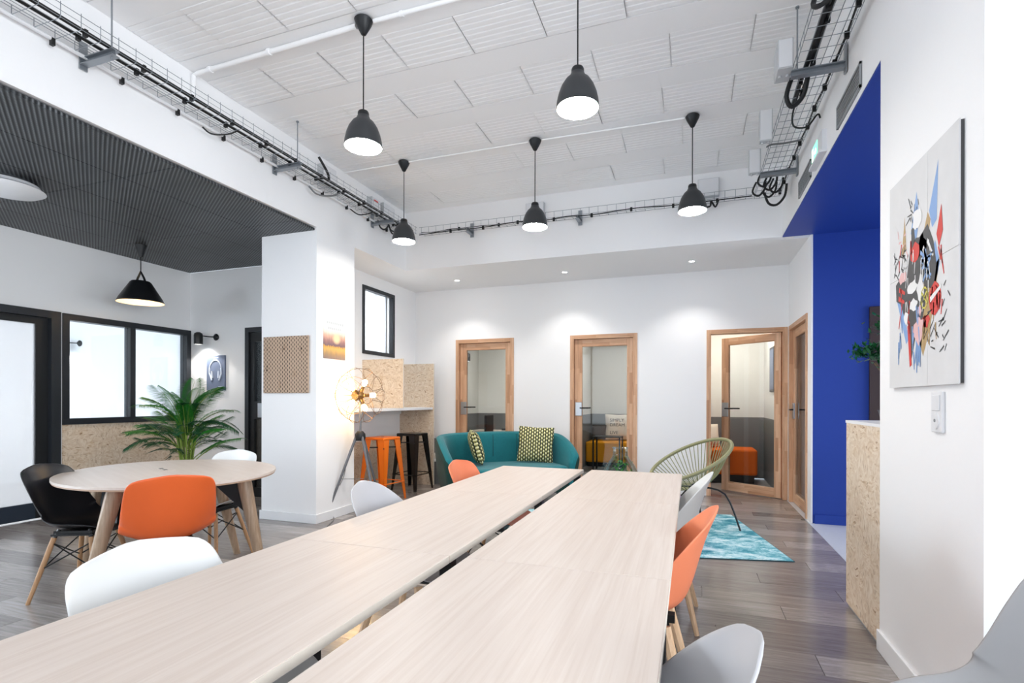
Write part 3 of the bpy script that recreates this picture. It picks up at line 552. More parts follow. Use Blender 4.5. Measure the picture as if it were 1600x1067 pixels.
# recessed downlights
for x, y, lab in ((-3.084, 6.556, 'left recessed downlight in the soffit above the sofa'), (-1.555, 6.579, 'middle recessed downlight in the soffit'), (.012, 6.553, 'right recessed downlight in the soffit nearest the blue wall')):
    t = thing('downlight', lab, 'downlight', (x, y, ZS), group='soffit downlights'); MB().lathe([(.03, -.004), (.043, -.005), (.045, 0)], 24, caps=False).build('ring', 'trim', t, True); MB().lathe([(.001, -.002), (.031, -.003)], 24, caps=False).build('lens', 'spot_on', t)
    l = bpy.data.lights.new('downlight_beam', 'SPOT'); l.energy = 22; l.spot_size = math.radians(110); l.spot_blend = .6; l.color = (1, .97, .93); l.shadow_soft_size = .03; o = bpy.data.objects.new('downlight_beam', l); COL.objects.link(o); o.parent = t; o.location = (0, 0, -.012)
# wall lamps
def wall_lamp(x, y, z, face, lab, power=7):
    t = thing('wall_lamp', lab, 'lamp', (x, y, z), face)
    MB().lathe([(.04, 0), (.045, .012), (.02, .035)], 20, Matrix.Rotation(PI / 2, 4, 'X')).build('rosette', 'black', t, True)
    MB().tube([(0, -.03, 0), (-.05, -.08, .0), (-.14, -.13, .012)], .007, 8).build('arm', 'black', t, True)
    MB().lathe([(.05, -.11), (.052, -.1), (.052, .005), (.045, .03), (.02, .045)], 24, Matrix.Translation((-.155, -.135, .01)), caps=False).build('head', 'black', t, True)
    MB().lathe([(.001, -.085), (.046, -.085)], 20, Matrix.Translation((-.155, -.135, .01)), caps=False).build('bulb', 'spot_on', t)
    l = bpy.data.lights.new('wall_lamp_beam', 'SPOT'); l.energy = power; l.spot_size = math.radians(125); l.spot_blend = .35; l.color = (1, .96, .9); l.shadow_soft_size = .03; o = bpy.data.objects.new('wall_lamp_beam', l); COL.objects.link(o); o.parent = t; o.location = (-.155, -.135, -.08)
wall_lamp(-5.80, YL, 2.03, 0, 'black wall spot lamp above the blue-grey print', 20); wall_lamp(-8.43, YL, 2.04, 0, 'black wall spot lamp seen through the office window', 13); wall_lamp(-4.12, 9.1, 2.06, PI / 2, 'black wall spot lamp inside the booth behind the sofa', 6)
# ------------------------------------------------------------------ pictures
t = thing('wall_print', 'small blue-grey headphone drawing below the black wall lamp', 'picture', (-5.949, YL, 1.34))
B(0, .308, -.02, 0, 0, .452).build('panel', 'slate', t); ring = MB()
ring.tube([(.154 + .1 * math.cos(a), -.0205, .27 + .12 * math.sin(a)) for a in [PI * k / 16 for k in range(17)]], .008, 6, flat=1)
for s in (-1, 1): ring.tube([(.154 + s * .095, -.0205, .29), (.154 + s * .1, -.0205, .22), (.154 + s * .06, -.0205, .13)], .011, 6); ring.tube([(.154 + s * .055, -.0205, .25), (.154 + s * .05, -.0205, .16)], .014, 6)
ring.bx(.1, .2, -.0215, -.02, .42, .428).bx(.115, .185, -.0215, -.02, .4, .406).bx(.2, .27, -.0215, -.02, .05, .055).bx(.2, .28, -.0215, -.02, .03, .035).build('drawing', 'pale', t)
t = thing('sunset_poster', 'small sunset meadow poster on the pillar side', 'poster', (XB, 4.272, 1.642)); B(0, .006, 0, .342, 0, .437).build('sheet', 'sunset', t)
lt = MB()
for zz, a, b in ((.355, .05, .3), (.3, .07, .26)):
    yy = a
    while yy < b: lt.bx(.006, .0064, yy, yy + .016, zz, zz + .024); yy += .03
lt.build('faded_lettering', 'boxg', t)
t = thing('pegboard', 'beige perforated pegboard on the pillar front', 'board', (-4.126, YP, 1.289)); B(0, .563, -.022, -.008, 0, .57).build('board', 'peg', t, bevel=.004); B(.06, .5, -.008, 0, .06, .51).build('spacer', 'deskedge', t)
for x, z in ((.055, .45), (.27, .47), (.48, .44), (.05, .25), (.4, .2), (.215, .09)): MB().tube([(x, -.023, z + .03), (x, -.03, z - .03), (x - .02, -.05, z - .035)], .004, 6).build('hook', 'peg', t)
# graffiti canvas: an abstract stand-in, four canvas panels and flat paint
t = thing('graffiti_canvas', 'tall off-white canvas with abstract graffiti paint on the pier', 'canvas', (XR - .001, 2.806, 1.279)); CW, CH = .646, .908; sm_, shz = .40, .475
for a0, a1, b0, b1 in ((0, sm_, 0, shz), (sm_, CW, 0, shz), (0, sm_, shz, CH), (sm_, CW, shz, CH)): B(-.016, -.011, -a1 + .0008, -a0 - .0008, b0 + .0008, b1 - .0008).build('canvas_panel', 'canvas', t)
B(-.011, 0, -CW + .004, -.004, .004, CH - .004).build('stretcher', 'ink', t)
def paint(mat, polys, lvl=1):
    small = [p for p in polys if len(p) == 4]; mb = MB()
    for pl in polys:
        q = [(-.0162 - .0003 * lvl, -x * CW, z * CH) for x, z in pl]
        if len(small) > 3 and len(pl) == 4: mb.add(q, [tuple(range(len(q)))])
        else: MB().add(q, [tuple(range(len(q)))]).build('paint_patch', mat, t)
    if mb.v: mb.build('brush_strokes', mat, t, kind='stuff')
def blob(cx, cz, rx, rz, n=12, j=.3): return [(cx + rx * math.cos(2 * PI * k / n) * random.uniform(1 - j, 1 + j), cz + rz * math.sin(2 * PI * k / n) * random.uniform(1 - j, 1 + j)) for k in range(n)]
def stroke(x0, z0, x1, z1, w_):
    d = Vector((x1 - x0, z1 - z0)).normalized() * w_; return [(x0 - d.y, z0 + d.x), (x1 - d.y * .6, z1 + d.x * .6), (x1 + d.y * .6, z1 - d.x * .6), (x0 + d.y, z0 - d.x)]
paint('tan', [[(.22, .62), (.27, .80), (.30, .64)], [(.60, .45), (.78, .52), (.66, .25), (.56, .13), (.5, .2)], [(.56, .66), (.62, .74), (.66, .70), (.6, .6)]])
paint('bink', [[(.37, .70), (.42, .80), (.46, .87), (.5, .74), (.45, .64)], [(.64, .74), (.76, .92), (.74, .68), (.68, .66)], [(.14, .42), (.2, .48), (.34, .22), (.3, .2)], [(.44, .3), (.56, .3), (.52, .1), (.46, .12)], [(.62, .5), (.72, .6), (.78, .5), (.7, .38)]])
paint('ink', [[(.12, .50), (.22, .53), (.30, .49), (.36, .62), (.44, .56), (.52, .66), (.62, .69), (.70, .60), (.74, .50), (.70, .40), (.62, .42), (.56, .30), (.46, .24), (.38, .12), (.34, .28), (.26, .34), (.2, .4), (.13, .42)], blob(.5, .62, .1, .05), stroke(.42, .6, .4, .72, .035)], 2)
paint('red', [blob(.44, .60, .07, .045, 12, .15), [(.74, .62), (.80, .73), (.82, .62), (.77, .56)], blob(.72, .36, .085, .065, 12, .1), [(.32, .28), (.36, .3), (.39, .1), (.36, .09)], stroke(.18, .47, .28, .44, .012), stroke(.17, .43, .27, .40, .012), blob(.6, .28, .05, .03)], 3)
paint('inkw', [blob(.47, .75, .06, .05), blob(.4, .45, .07, .03), blob(.52, .43, .05, .05), blob(.42, .37, .06, .025), stroke(.66, .36, .8, .4, .012), blob(.3, .32, .035, .03), stroke(.62, .62, .7, .54, .01), stroke(.56, .6, .63, .52, .012)], 4)
paint('bink', [stroke(random.uniform(.52, .7), random.uniform(.47, .6), random.uniform(.55, .72), random.uniform(.44, .56), .009) for _ in range(12)], 4)
paint('pink', [blob(.5, .25, .07, .06), blob(.51, .33, .03, .025), blob(.24, .52, .06, .03)], 4)
paint('yel', [stroke(.54, .41, .62, .35, .006), stroke(.62, .41, .54, .35, .006)] + [stroke(.58 + .05 * math.cos(a), .38 + .045 * math.sin(a), .58 + .05 * math.cos(a + .6), .38 + .045 * math.sin(a + .6), .005) for a in [k * .6 for k in range(11)]], 5)
paint('ink', [stroke(x, z, x + random.uniform(-.07, .07), z + random.uniform(-.04, .05), .004) for x, z in [(random.uniform(.08, .3), random.uniform(.52, .64)) for _ in range(26)] + [(random.uniform(.62, .95), random.uniform(.15, .4)) for _ in range(24)] + [(random.uniform(.36, .5), random.uniform(.7, .84)) for _ in range(14)]], 3)
paint('pink', [stroke(x, z, x + random.uniform(-.05, .05), z + random.uniform(-.05, .05), .006) for x, z in [(random.uniform(.15, .35), random.uniform(.6, .75)) for _ in range(8)]], 2)
paint('tan', [stroke(x, z, x + random.uniform(-.04, .04), z - .07, .007) for x, z in [(random.uniform(.55, .75), random.uniform(.2, .45)) for _ in range(14)]], 3)
paint('red', [stroke(x, z, x + random.uniform(-.03, .03), z - .06, .007) for x, z in [(random.choice((.2, .78, .36)) + random.uniform(-.04, .04), random.uniform(.3, .72)) for _ in range(18)]], 3)
paint('inkw', [stroke(x, z, x + random.uniform(-.02, .02), z - .05, .005) for x, z in [(random.uniform(.25, .65), random.uniform(.3, .62)) for _ in range(24)]], 5)
paint('bink', [stroke(x, z, x + random.uniform(-.03, .03), z - .08, .008) for x, z in [(random.choice((.2, .5, .44)) + random.uniform(-.04, .04), random.uniform(.14, .36)) for _ in range(16)]], 5)
# light switch
t = thing('light_switch', 'white double switch plate under the graffiti canvas', 'switch', (XR, 2.344, 1.103)); B(-.012, 0, -.045, .045, 0, .153).build('plate', 'boxw', t, bevel=.004); B(-.016, -.012, -.032, .032, .082, .14).build('rocker', 'boxw', t, bevel=.002); MB().lathe([(.03, 0), (.028, .004)], 20, Matrix.Translation((-.012, 0, .042)) @ Matrix.Rotation(-PI / 2, 4, 'Y')).build('socket', 'boxw', t); MB().lathe([(.006, 0), (.006, .002)], 10, Matrix.Translation((-.0165, 0, .045)) @ Matrix.Rotation(-PI / 2, 4, 'Y')).build('socket_hole', 'vent', t)
# ------------------------------------------------------------------ flake board counter and bonsai
t = thing('reception_counter', 'flake board counter end beside the pier wall', 'counter', (0, 0, 0)); B(XR + .002, XR + .3, 2.992, 3.575, .02, 1.09).build('panel', 'osb', t); B(XR, XR + .32, 2.992, 3.585, 1.09, 1.106).build('counter_top', 'trim', t); B(XR + .01, XR + .29, 2.992, 3.565, 0, .02).build('plinth', 'vent', t)
t = thing('bonsai', 'small bonsai with dark green leaves on the flake board counter', 'plant', (1.04, 3.26, 1.106)); MB().lathe([(.07, 0), (.085, .06), (.09, .065), (.08, .065), (.075, .05)], 20).build('pot', 'terra', t, True)
MB().tube(smoothpath([(0, 0, .05), (.01, .01, .15), (-.02, 0, .22), (-.005, .01, .32), (.02, 0, .42)], 5), [.018 - .0006 * i for i in range(21)], 8).build('trunk', 'bark', t, True); MB().tube(smoothpath([(-.02, 0, .2), (-.07, 0, .27), (-.1, .01, .32)], 4), .007, 6).build('branch', 'bark', t, True)
lf = MB()
for cx, cz, rr, n in ((-.13, .37, .06, 150), (-.07, .35, .06, 90), (.0, .50, .08, 160), (.05, .42, .08, 90), (-.05, .5, .05, 70)):
    for _ in range(n):
        p = Vector((cx + random.gauss(0, rr * .6), random.gauss(0, rr * .6), cz + random.gauss(0, rr * .38))); d = Vector((random.uniform(-1, 1), random.uniform(-1, 1), random.uniform(-.3, .9))).normalized(); L = random.uniform(.035, .06); sd = d.cross(Vector((0, 0, 1))).normalized() * L * .2
        lf.add([p, p + d * L * .5 + sd, p + d * L, p + d * L * .5 - sd], [(0, 1, 2, 3)])
lf.build('foliage', 'bleaf', t, kind='stuff')
# ------------------------------------------------------------------ alcove bar: dividers, counter, bench
DVY1, DVY2 = 5.72, 6.64
t = thing('bar_divider', 'flake board divider above the bar counter, nearer one', 'divider', (0, 0, 0)); B(XA, -3.44, DVY1, DVY1 + .018, 1.12, 1.745).build('board', 'osb', t); B(-3.44, -3.436, DVY1, DVY1 + .018, 1.12, 1.745).build('edge_band', 'deskedge', t)
t = thing('bar_divider', 'flake board divider reaching the floor behind the black stool', 'divider', (0, 0, 0)); B(XA, -3.49, DVY2, DVY2 + .018, 0, 1.745).build('board', 'osb', t); B(-3.49, -3.486, DVY2, DVY2 + .018, 0, 1.745).build('edge_band', 'deskedge', t)
t = thing('bar_counter', 'white bar counter running along the alcove wall', 'counter', (0, 0, 0)); B(XA, -3.5, YPQ + .01, DVY2 - .002, 1.085, 1.118).build('counter_top', 'trim', t, bevel=.003); B(XA, XA + .03, YPQ + .02, DVY2 - .01, 1.02, 1.085).build('batten', 'trim', t)
tag(B(XA + .003, XA + .016, YPQ + .01, DVY2 - .004, 0, .68).build('low_wall_sheet', 'osb'), 'thin sheet in pale flake board colours low on the alcove wall', 'panel')  # thin sheet in flake board colours over the lower alcove wall
t = thing('window_bench', 'low white and grey bench between divider and sofa', 'bench', (0, 0, 0)); B(-4.04, -3.37, 6.72, 7.08, .33, .36).build('seat', 'trim', t); B(-4.04, -3.37, 6.74, 7.08, 0, .33).build('base', 'grey', t); B(-4.04, -3.37, 7.05, 7.08, .36, .64).build('backrest', 'grey', t); B(-4.04, -3.37, 6.8, 7.05, .36, .42).build('seat_pad', 'cream', t, bevel=.02)
def stool(x, y, rz, mat, lab):
    t = thing('bar_stool', lab, 'stool', (x, y, 0), rz, 'metal bar stools'); H = .77
    o = B(-.155, .155, -.155, .155, H - .035, H).build('seat', mat, t, bevel=.014); MB().lathe([(.02, H), (.02, H + .001)], 12).build('hand_hole', 'black', t)
    for sx in (-1, 1):
        for sy in (-1, 1):
            T, Bt = Vector((sx * .148, sy * .148, H - .012)), Vector((sx * .205, sy * .205, 0)); wt, wb_, th = .1, .03, .004; mb = MB()
            for ax in (0, 1):
                e = Vector((-sx, 0, 0)) if ax == 0 else Vector((0, -sy, 0)); n_ = Vector((0, -sy * th, 0)) if ax == 0 else Vector((-sx * th, 0, 0))
                q = [T, T + e * wt, Bt + e * wb_, Bt]; mb.add([p for p in q] + [p + n_ for p in q], [(0, 1, 2, 3), (7, 6, 5, 4), (0, 4, 5, 1), (1, 5, 6, 2), (2, 6, 7, 3), (3, 7, 4, 0)])
            mb.build('leg', mat, t)
    k = .148 + (.205 - .148) * .72; rail = MB(); k2 = .148 + .057 * .18
    for a, b in (((-1, -1), (1, -1)), ((1, -1), (1, 1)), ((1, 1), (-1, 1)), ((-1, 1), (-1, -1))): MB().tube([(a[0] * k, a[1] * k, .215), (b[0] * k, b[1] * k, .215)], .007, 6).build('foot_rail', mat, t)
    MB().tube([(-k2, -k2, H - .13), (k2, k2, H - .13)], .008, 6).tube([(k2, -k2, H - .13), (-k2, k2, H - .13)], .008, 6).build('cross_brace', 'black', t)
stool(-3.58, 5.48, -.14, 'stoolo', 'orange metal bar stool beside the tripod lamp'); stool(-3.62, 6.27, -.12, 'gloss_black', 'black metal bar stool in front of the flake board divider')
# ------------------------------------------------------------------ tripod fan lamp
LX, LY = -3.32, 4.66
t = thing('tripod_lamp', 'tripod floor lamp with wire fan cage and glowing bulbs', 'lamp', (LX, LY, 0)); hub = Vector((0, 0, .84))
for a in (math.atan2(-.36, -.26), math.atan2(-.2, .42), math.atan2(.45, .05)): MB().tube([(.36 * math.cos(a), .36 * math.sin(a), 0), (.04 * math.cos(a), .04 * math.sin(a), .84)], [.011, .015], 8).build('leg', 'gunmetal', t, True)
MB().lathe([(.05, .79), (.058, .82), (.055, .86), (.03, .89)], 16).build('hub', 'black', t, True); MB().tube([(0, 0, .86), (0, 0, 1.22)], .012, 10).build('pole', 'gunmetal', t, True)
MB().tube([(-.12, -.17, .4), (.14, -.07, .4)], .003, 6).build('spreader', 'gunmetal', t)
ax = Vector((.92, -.4, .0)).normalized(); T = Matrix.Translation((0, 0, 1.27)) @ ax.to_track_quat('Z', 'Y').to_matrix().to_4x4()
cg = MB(); cage = bpy.data.objects.new('cage', None); COL.objects.link(cage); cage.parent = t
for k in range(10):
    a0 = 2 * PI * k / 10; loop = []
    for j in range(20):
        b = 2 * PI * j / 20; r = .195 + .105 * math.cos(b); aa = a0 + .36 * math.sin(b) * (.4 + r * 2); loop.append(T @ Vector((r * math.cos(aa), r * math.sin(aa), .12 - (r / .3) ** 2 * .11)))
    MB().tube(loop, .0026, 5, True).build('petal', 'wire', cage)
for rr, zz in ((.285, 0), (.2, -.11), (.09, .115)): MB().tube([T @ Vector((rr * math.cos(2 * PI * k / 40), rr * math.sin(2 * PI * k / 40), zz)) for k in range(40)], .003, 5, True).build('ring', 'wire', cage)
for k in range(6):
    a = 2 * PI * k / 6; MB().tube([T @ Vector((.285 * math.cos(a), .285 * math.sin(a), 0)), T @ Vector((.2 * math.cos(a), .2 * math.sin(a), -.11)), T @ Vector((.03 * math.cos(a), .03 * math.sin(a), -.13))], .0026, 5).build('spoke', 'wire', cage)
MB().lathe([(.03, -.13), (.045, -.1), (.05, -.02), (.035, .03), (.01, .045)], 20, T).build('lamp_body', 'brass', t, True)
for k in range(5):
    a = 2 * PI * k / 5 + PI / 2 - .3; d = Vector((math.cos(a), math.sin(a), .12)); p0, p1 = T @ (d * .04), T @ (d * .1); s = MB().tube([p0, p1], .018, 10).build('bulb_holder', 'brass', t, True)
    Tb = Matrix.Translation(T @ (d * .1)) @ (T.to_3x3() @ d).to_track_quat('Z', 'Y').to_matrix().to_4x4(); MB().lathe([(.012, 0), (.022, .02), (.03, .045), (.022, .068), (.004, .078)], 16, Tb).build('bulb', 'warm', s, True)
tag(MB().tube(smoothpath([(LX - .02, LY - .02, .84), (LX - .12, LY - .05, .62), (LX - .13, LY - .1, .42), (LX - .2, LY - .15, .22), (LX - .19, LY - .2, .05), (LX - .1, LY - .3, .006), (LX + .02, LY - .55, .006)], 6), .0035, 6).build('lamp_cord', 'gcable', None, True), 'thin dark cord hanging from the tripod lamp', 'cord')
# ------------------------------------------------------------------ sofa and cushions
t = thing('sofa', 'teal velvet sofa with curved wraparound back', 'sofa', (-2.15, 5.93, 0), math.radians(40)); t.scale = (.92, .96, 1)
path = smoothpath([(-.78, -.42, 0), (-.80, -.15, 0), (-.76, .16, 0), (-.58, .36, 0), (-.25, .42, 0), (0, .42, 0), (.25, .42, 0), (.58, .36, 0), (.76, .16, 0), (.80, -.15, 0), (.78, -.42, 0)], 6); m = len(path); rows = []; rows_in = []
for i, p in enumerate(path):
    tg = (path[min(i + 1, m - 1)] - path[max(i - 1, 0)]).normalized(); nrm = Vector((tg.y, -tg.x, 0)); s = abs(2 * i / (m - 1) - 1); top = .82 - .05 * s ** 2 - .24 * max(0, (s - .62) / .38) ** 1.6; end = .55 if i in (0, m - 1) else 1
    prof = [(-.02, .14), (-.075, .2), (-.115, .45), (-.135, top - .07), (-.115, top - .015), (-.07, top), (-.02, top - .02), (.01, top - .08), (.03, .5), (.045, .3), (.03, .14)]
    rows.append([p + nrm * (u * end) + Vector((0, 0, z)) for u, z in prof])
rows = [[rows[0][0].lerp(rows[0][5], .5)] * 11] + rows + [[rows[-1][0].lerp(rows[-1][5], .5)] * 11]
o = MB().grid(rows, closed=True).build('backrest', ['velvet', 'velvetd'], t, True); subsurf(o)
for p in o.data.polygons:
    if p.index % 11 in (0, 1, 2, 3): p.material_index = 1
    p.use_smooth = True
o = B(-.74, .74, -.44, .32, .24, .44).build('seat', 'velvet', t, bevel=.05); B(-.72, .72, -.4, .3, .12, .24).build('base', 'velvetd', t, bevel=.02)
for sx in (-.62, .62):
    for sy in (-.33, .25): MB().tube([(sx, sy, 0), (sx, sy, .13)], [.014, .02], 8).build('leg', 'black', t, True)
for x, y in ((-.02, .385), (.33, .375)): MB().tube([(x, y, .5), (x, y - .005, .66), (x, y + .01, .78)], .003, 5).build('seam', 'velvetd', t)
def cushion(nm, lab, loc, rot, sz, mat, th=.075, group=None):
    n = 12; top = []
    f = lambda u, v: th * max(0, (1 - abs(u) ** 3.5) * (1 - abs(v) ** 3.5)) ** .55
    mb = MB()
    for sd in (-1, 1):
        rr = [[Vector(((-1 + 2 * i / n) * sz * (1 - .05 * (1 - abs(-1 + 2 * j / n)) ** 1), sd * f(-1 + 2 * i / n, -1 + 2 * j / n), (-1 + 2 * j / n) * sz * (1 - .05 * (1 - abs(-1 + 2 * i / n))))) for i in range(n + 1)] for j in range(n + 1)]
        mb.grid(rr if sd < 0 else [r[::-1] for r in rr])
    o = mb.build(nm, mat, None, True, loc=loc, rot=rot); return tag(o, lab, 'cushion', group)
cushion('cushion', 'square dark cushion with cream drop pattern at the sofa right', (-1.85, 6.27, .665), (-.2, .05, .25), .225, 'cushion', group='patterned sofa cushions')
cushion('cushion', 'narrow-looking drop pattern cushion against the sofa left arm', (-2.47, 5.80, .655), (-.28, 0, math.radians(118)), .21, 'cushion', group='patterned sofa cushions')
# ------------------------------------------------------------------ lounge: rug, woven chair, bottle, pouf
rc = Vector((.741, 4.392, 0)); ra = math.atan2(.15, .71)
t = thing('rug', 'turquoise distressed rug on the plank floor', 'rug', rc, ra); B(-2.2, 0, 0, 1.6, .001, .008).build('pile', 'rug', t); B(-2.2, 0, -.008, 0, .001, .007).build('binding', 'rugedge', t); B(0, .006, -.008, 1.6, .001, .007).build('binding', 'rugedge', t)
t = thing('woven_armchair', 'round olive cord armchair on black legs by the open door', 'armchair', (0, 5.3, .008), .6); tl = math.radians(27); TR = Matrix.Translation((0, 0, .64)) @ Matrix.Rotation(-tl, 4, 'Y')
N = 56; rim = [TR @ Vector((.42 * math.cos(2 * PI * k / N), .37 * math.sin(2 * PI * k / N), 0)) for k in range(N)]; MB().tube(rim, .017, 8, True).build('rim', 'olive', t, True)
TB = Matrix.Translation((.09, 0, .385)) @ Matrix.Rotation(-tl * .6, 4, 'Y'); base = [TB @ Vector((.085 * math.cos(2 * PI * k / N), .085 * math.sin(2 * PI * k / N), 0)) for k in range(N)]; MB().tube(base[::4], .008, 6, True).build('base_ring', 'black', t, True)
st = MB()
for k in range(N):
    a, b = rim[k], base[k]; st.tube([a, a.lerp(b, .5) + Vector((0, 0, -.05)), b], .0045, 5)
st.build('cords', 'olive', t, kind='stuff')
for p in ((.33, -.3), (.33, .3), (-.28, -.22), (-.28, .22)): MB().tube(smoothpath([(.09, 0, .375), (p[0] * .7, p[1] * .7, .33), (p[0], p[1], .0)], 4), .009, 6).build('leg', 'black', t, True)
t = thing('coffee_table', 'low black round coffee table on the rug', 'table', (-.62, 4.95, .008)); MB().lathe([(.24, .33), (.25, .335), (.25, .35), (.24, .355)], 32).build('table_top', 'black', t, True)
for k in range(3):
    a = k * 2.09 + .4; MB().tube([(.2 * math.cos(a), .2 * math.sin(a), 0), (.15 * math.cos(a), .15 * math.sin(a), .335)], .011, 6).build('leg', 'black', t, True)
t = thing('glass_bottle', 'clear round terrarium bottle with green plant inside', 'bottle', (-.625, 4.95, .364)); pr_ = [(.1, .0), (.15, .02), (.175, .1), (.17, .17), (.13, .25), (.085, .31), (.07, .34), (.068, .4), (.075, .41)]
MB().lathe(pr_, 32, caps=False).build('glass', 'bottle_wall', t, True); MB().tube([(.0725 * math.cos(2 * PI * k / 24), .0725 * math.sin(2 * PI * k / 24), .41) for k in range(24)], .005, 6, True).build('lip', 'bottle_wall', t, True)
MB().lathe([(.001, .006), (.14, .022), (.15, .06), (.001, .07)], 20, caps=False).build('soil', 'soil', t, True); pl = MB()
for _ in range(120):
    p = Vector((random.gauss(0, .045), random.gauss(0, .045), random.uniform(.08, .27))); d = Vector((random.uniform(-1, 1), random.uniform(-1, 1), random.uniform(0, 1))).normalized(); L = .04; sd = d.cross(Vector((0, 0, 1))).normalized() * .01; pl.add([p, p + d * L * .5 + sd, p + d * L, p + d * L * .5 - sd], [(0, 1, 2, 3)])
pl.build('foliage', 'leafg', t, kind='stuff')
t = thing('pouf', 'lilac knitted pouf behind the white shell chair', 'pouf', (-.17, 4.55, .008)); MB().lathe([(.13, 0), (.19, .06), (.21, .2), (.19, .34), (.12, .4), (.02, .405)], 28).build('cover', 'lilac', t, True); MB().lathe([(.03, .4), (.025, .412), (.002, .413)], 14).build('button', 'lilac', t, True)
# ------------------------------------------------------------------ inside the booths
t = thing('bench', 'mustard upholstered bench inside the middle booth', 'bench', (0, 0, 0)); B(-1.84, -.11, 9.5, 10.18, .08, .46).build('seat', 'mustard', t, bevel=.03); B(-1.82, -.13, 9.56, 10.18, 0, .08).build('plinth', 'black', t)
cu = cushion('text_cushion', 'cream cushion with dark lettering on the mustard bench', (-1.3, 9.98, .715), (-.22, 0, .12), .25, 'cream', .08)
def text(body, par, loc, size, mat):
    c = bpy.data.curves.new('lettering', 'FONT'); c.body = body; c.size = size; o = bpy.data.objects.new('lettering_tmp', c); COL.objects.link(o)
    me = bpy.data.meshes.new_from_object(o.evaluated_get(bpy.context.evaluated_depsgraph_get())); COL.objects.unlink(o); bpy.data.objects.remove(o)
    me.materials.clear(); me.materials.append(MT[mat]); q = link('lettering', me, par); q.location = loc; q.rotation_euler = (PI / 2, 0, 0); return q
for s_, z in (('SIMPLY', .09), ('DREAM', .0), ('LIVE', -.15)): text(s_, cu, (-.16, -.0815, z), .085, 'ink')
cushion('cushion', 'small brown patterned cushion behind the black side table', (-1.66, 9.9, .615), (-.25, 0, -.1), .14, 'dcush', .06)
t = thing('side_table', 'black wire side table inside the middle booth', 'table', (-1.36, 9.05, 0)); B(-.24, .24, -.2, .2, .585, .6).build('table_top', 'black', t)
for sx in (-.225, .225):
    for sy in (-.185, .185): B(sx - .012, sx + .012, sy - .012, sy + .012, 0, .585).build('leg', 'black', t)
t = thing('ottoman', 'burnt orange ottoman behind the open oak door', 'ottoman', (0, 0, 0)); B(.1, .93, 8.3, 8.86, .12, .5).build('seat', 'orangec', t, bevel=.03); B(.14, .89, 8.34, 8.82, 0, .12).build('plinth', 'black', t)
cushion('cushion', 'floral cushion on the burnt orange ottoman', (.25, 8.6, .685), (-.3, 0, .3), .18, 'floral', .07) if 'floral' in MT else None
t = thing('framed_print', 'dark narrow print on the booth right wall', 'picture', (1.09, 8.0, 1.35)); B(-.02, 0, -.2, .2, 0, .62).build('frame', 'black', t); B(-.022, -.02, -.17, .17, .03, .59).build('print', 'slate', t)
t = thing('task_chair', 'black task chair inside the booth behind the sofa', 'chair', (-3.35, 9.0, 0)); B(-.22, .22, -.22, .22, .43, .5).build('seat', 'dcush', t, bevel=.03); B(-.24, -.2, -.2, .2, .5, .95).build('backrest', 'black', t, bevel=.02); MB().tube([(0, 0, .05), (0, 0, .43)], .025, 10).build('column', 'black', t)
for k in range(5): a = k * 2 * PI / 5; MB().tube([(0, 0, .09), (.28 * math.cos(a), .28 * math.sin(a), .03)], [.02, .014], 6).build('leg', 'black', t)
t = thing('booth_desk', 'pale small desk inside the booth behind the sofa', 'desk', (0, 0, 0)); B(-4.1, -3.3, 9.3, 9.78, .6, .63).build('desk_top', 'deskedge', t); B(-3.5, -2.9, 9.5, 9.78, .63, .67).build('tray', 'black', t); B(-3.36, -3.32, 9.3, 9.78, 0, .6).build('leg', 'black', t); B(-4.1, -4.06, 9.3, 9.78, 0, .6).build('leg', 'black', t)
# ------------------------------------------------------------------ conduits on the ceiling
def pipe(nm, lab, pts, r, clips):
    t = thing(nm, lab, 'pipe'); MB().tube(pts, r, 10).build('tube', 'ceil', t, True)
    for c in clips: MB().tube([Vector(c) + Vector((-.012, 0, 0)), Vector(c) + Vector((.012, 0, 0))], r * 1.35, 10).build('coupling', 'ceil', t, True)
pipe('conduit', 'thick white conduit feeding the front pendants', [(XB + .02, 2.825, 3.36), (XB + .02, 2.825, ZC - .035), (XB + .06, 2.825, ZC - .022), (-2.03, 2.8, ZC - .022)], .017, ((-3.3, 2.823, ZC - .022), (-2.75, 2.812, ZC - .022)))
pipe('conduit', 'white conduit between the two front pendants', [(-1.9, 2.8, ZC - .02), (-.65, 2.81, ZC - .02)], .014, ((-1.7, 2.803, ZC - .02), (-1.0, 2.808, ZC - .02)))
pipe('conduit', 'thin white conduit left of the back pendants', [(XB + .02, 4.58, ZC - .014), (-2.81, 4.58, ZC - .014)], .008, ((-3.1, 4.58, ZC - .014),))
pipe('conduit', 'thin white conduit between left and middle back pendants', [(-2.69, 4.58, ZC - .014), (-1.43, 4.59, ZC - .014)], .008, ((-2.0, 4.585, ZC - .014),))
pipe('conduit', 'thin white conduit between middle and right back pendants', [(-1.3, 4.59, ZC - .014), (-.05, 4.63, ZC - .014)], .008, ((-.7, 4.61, ZC - .014),))
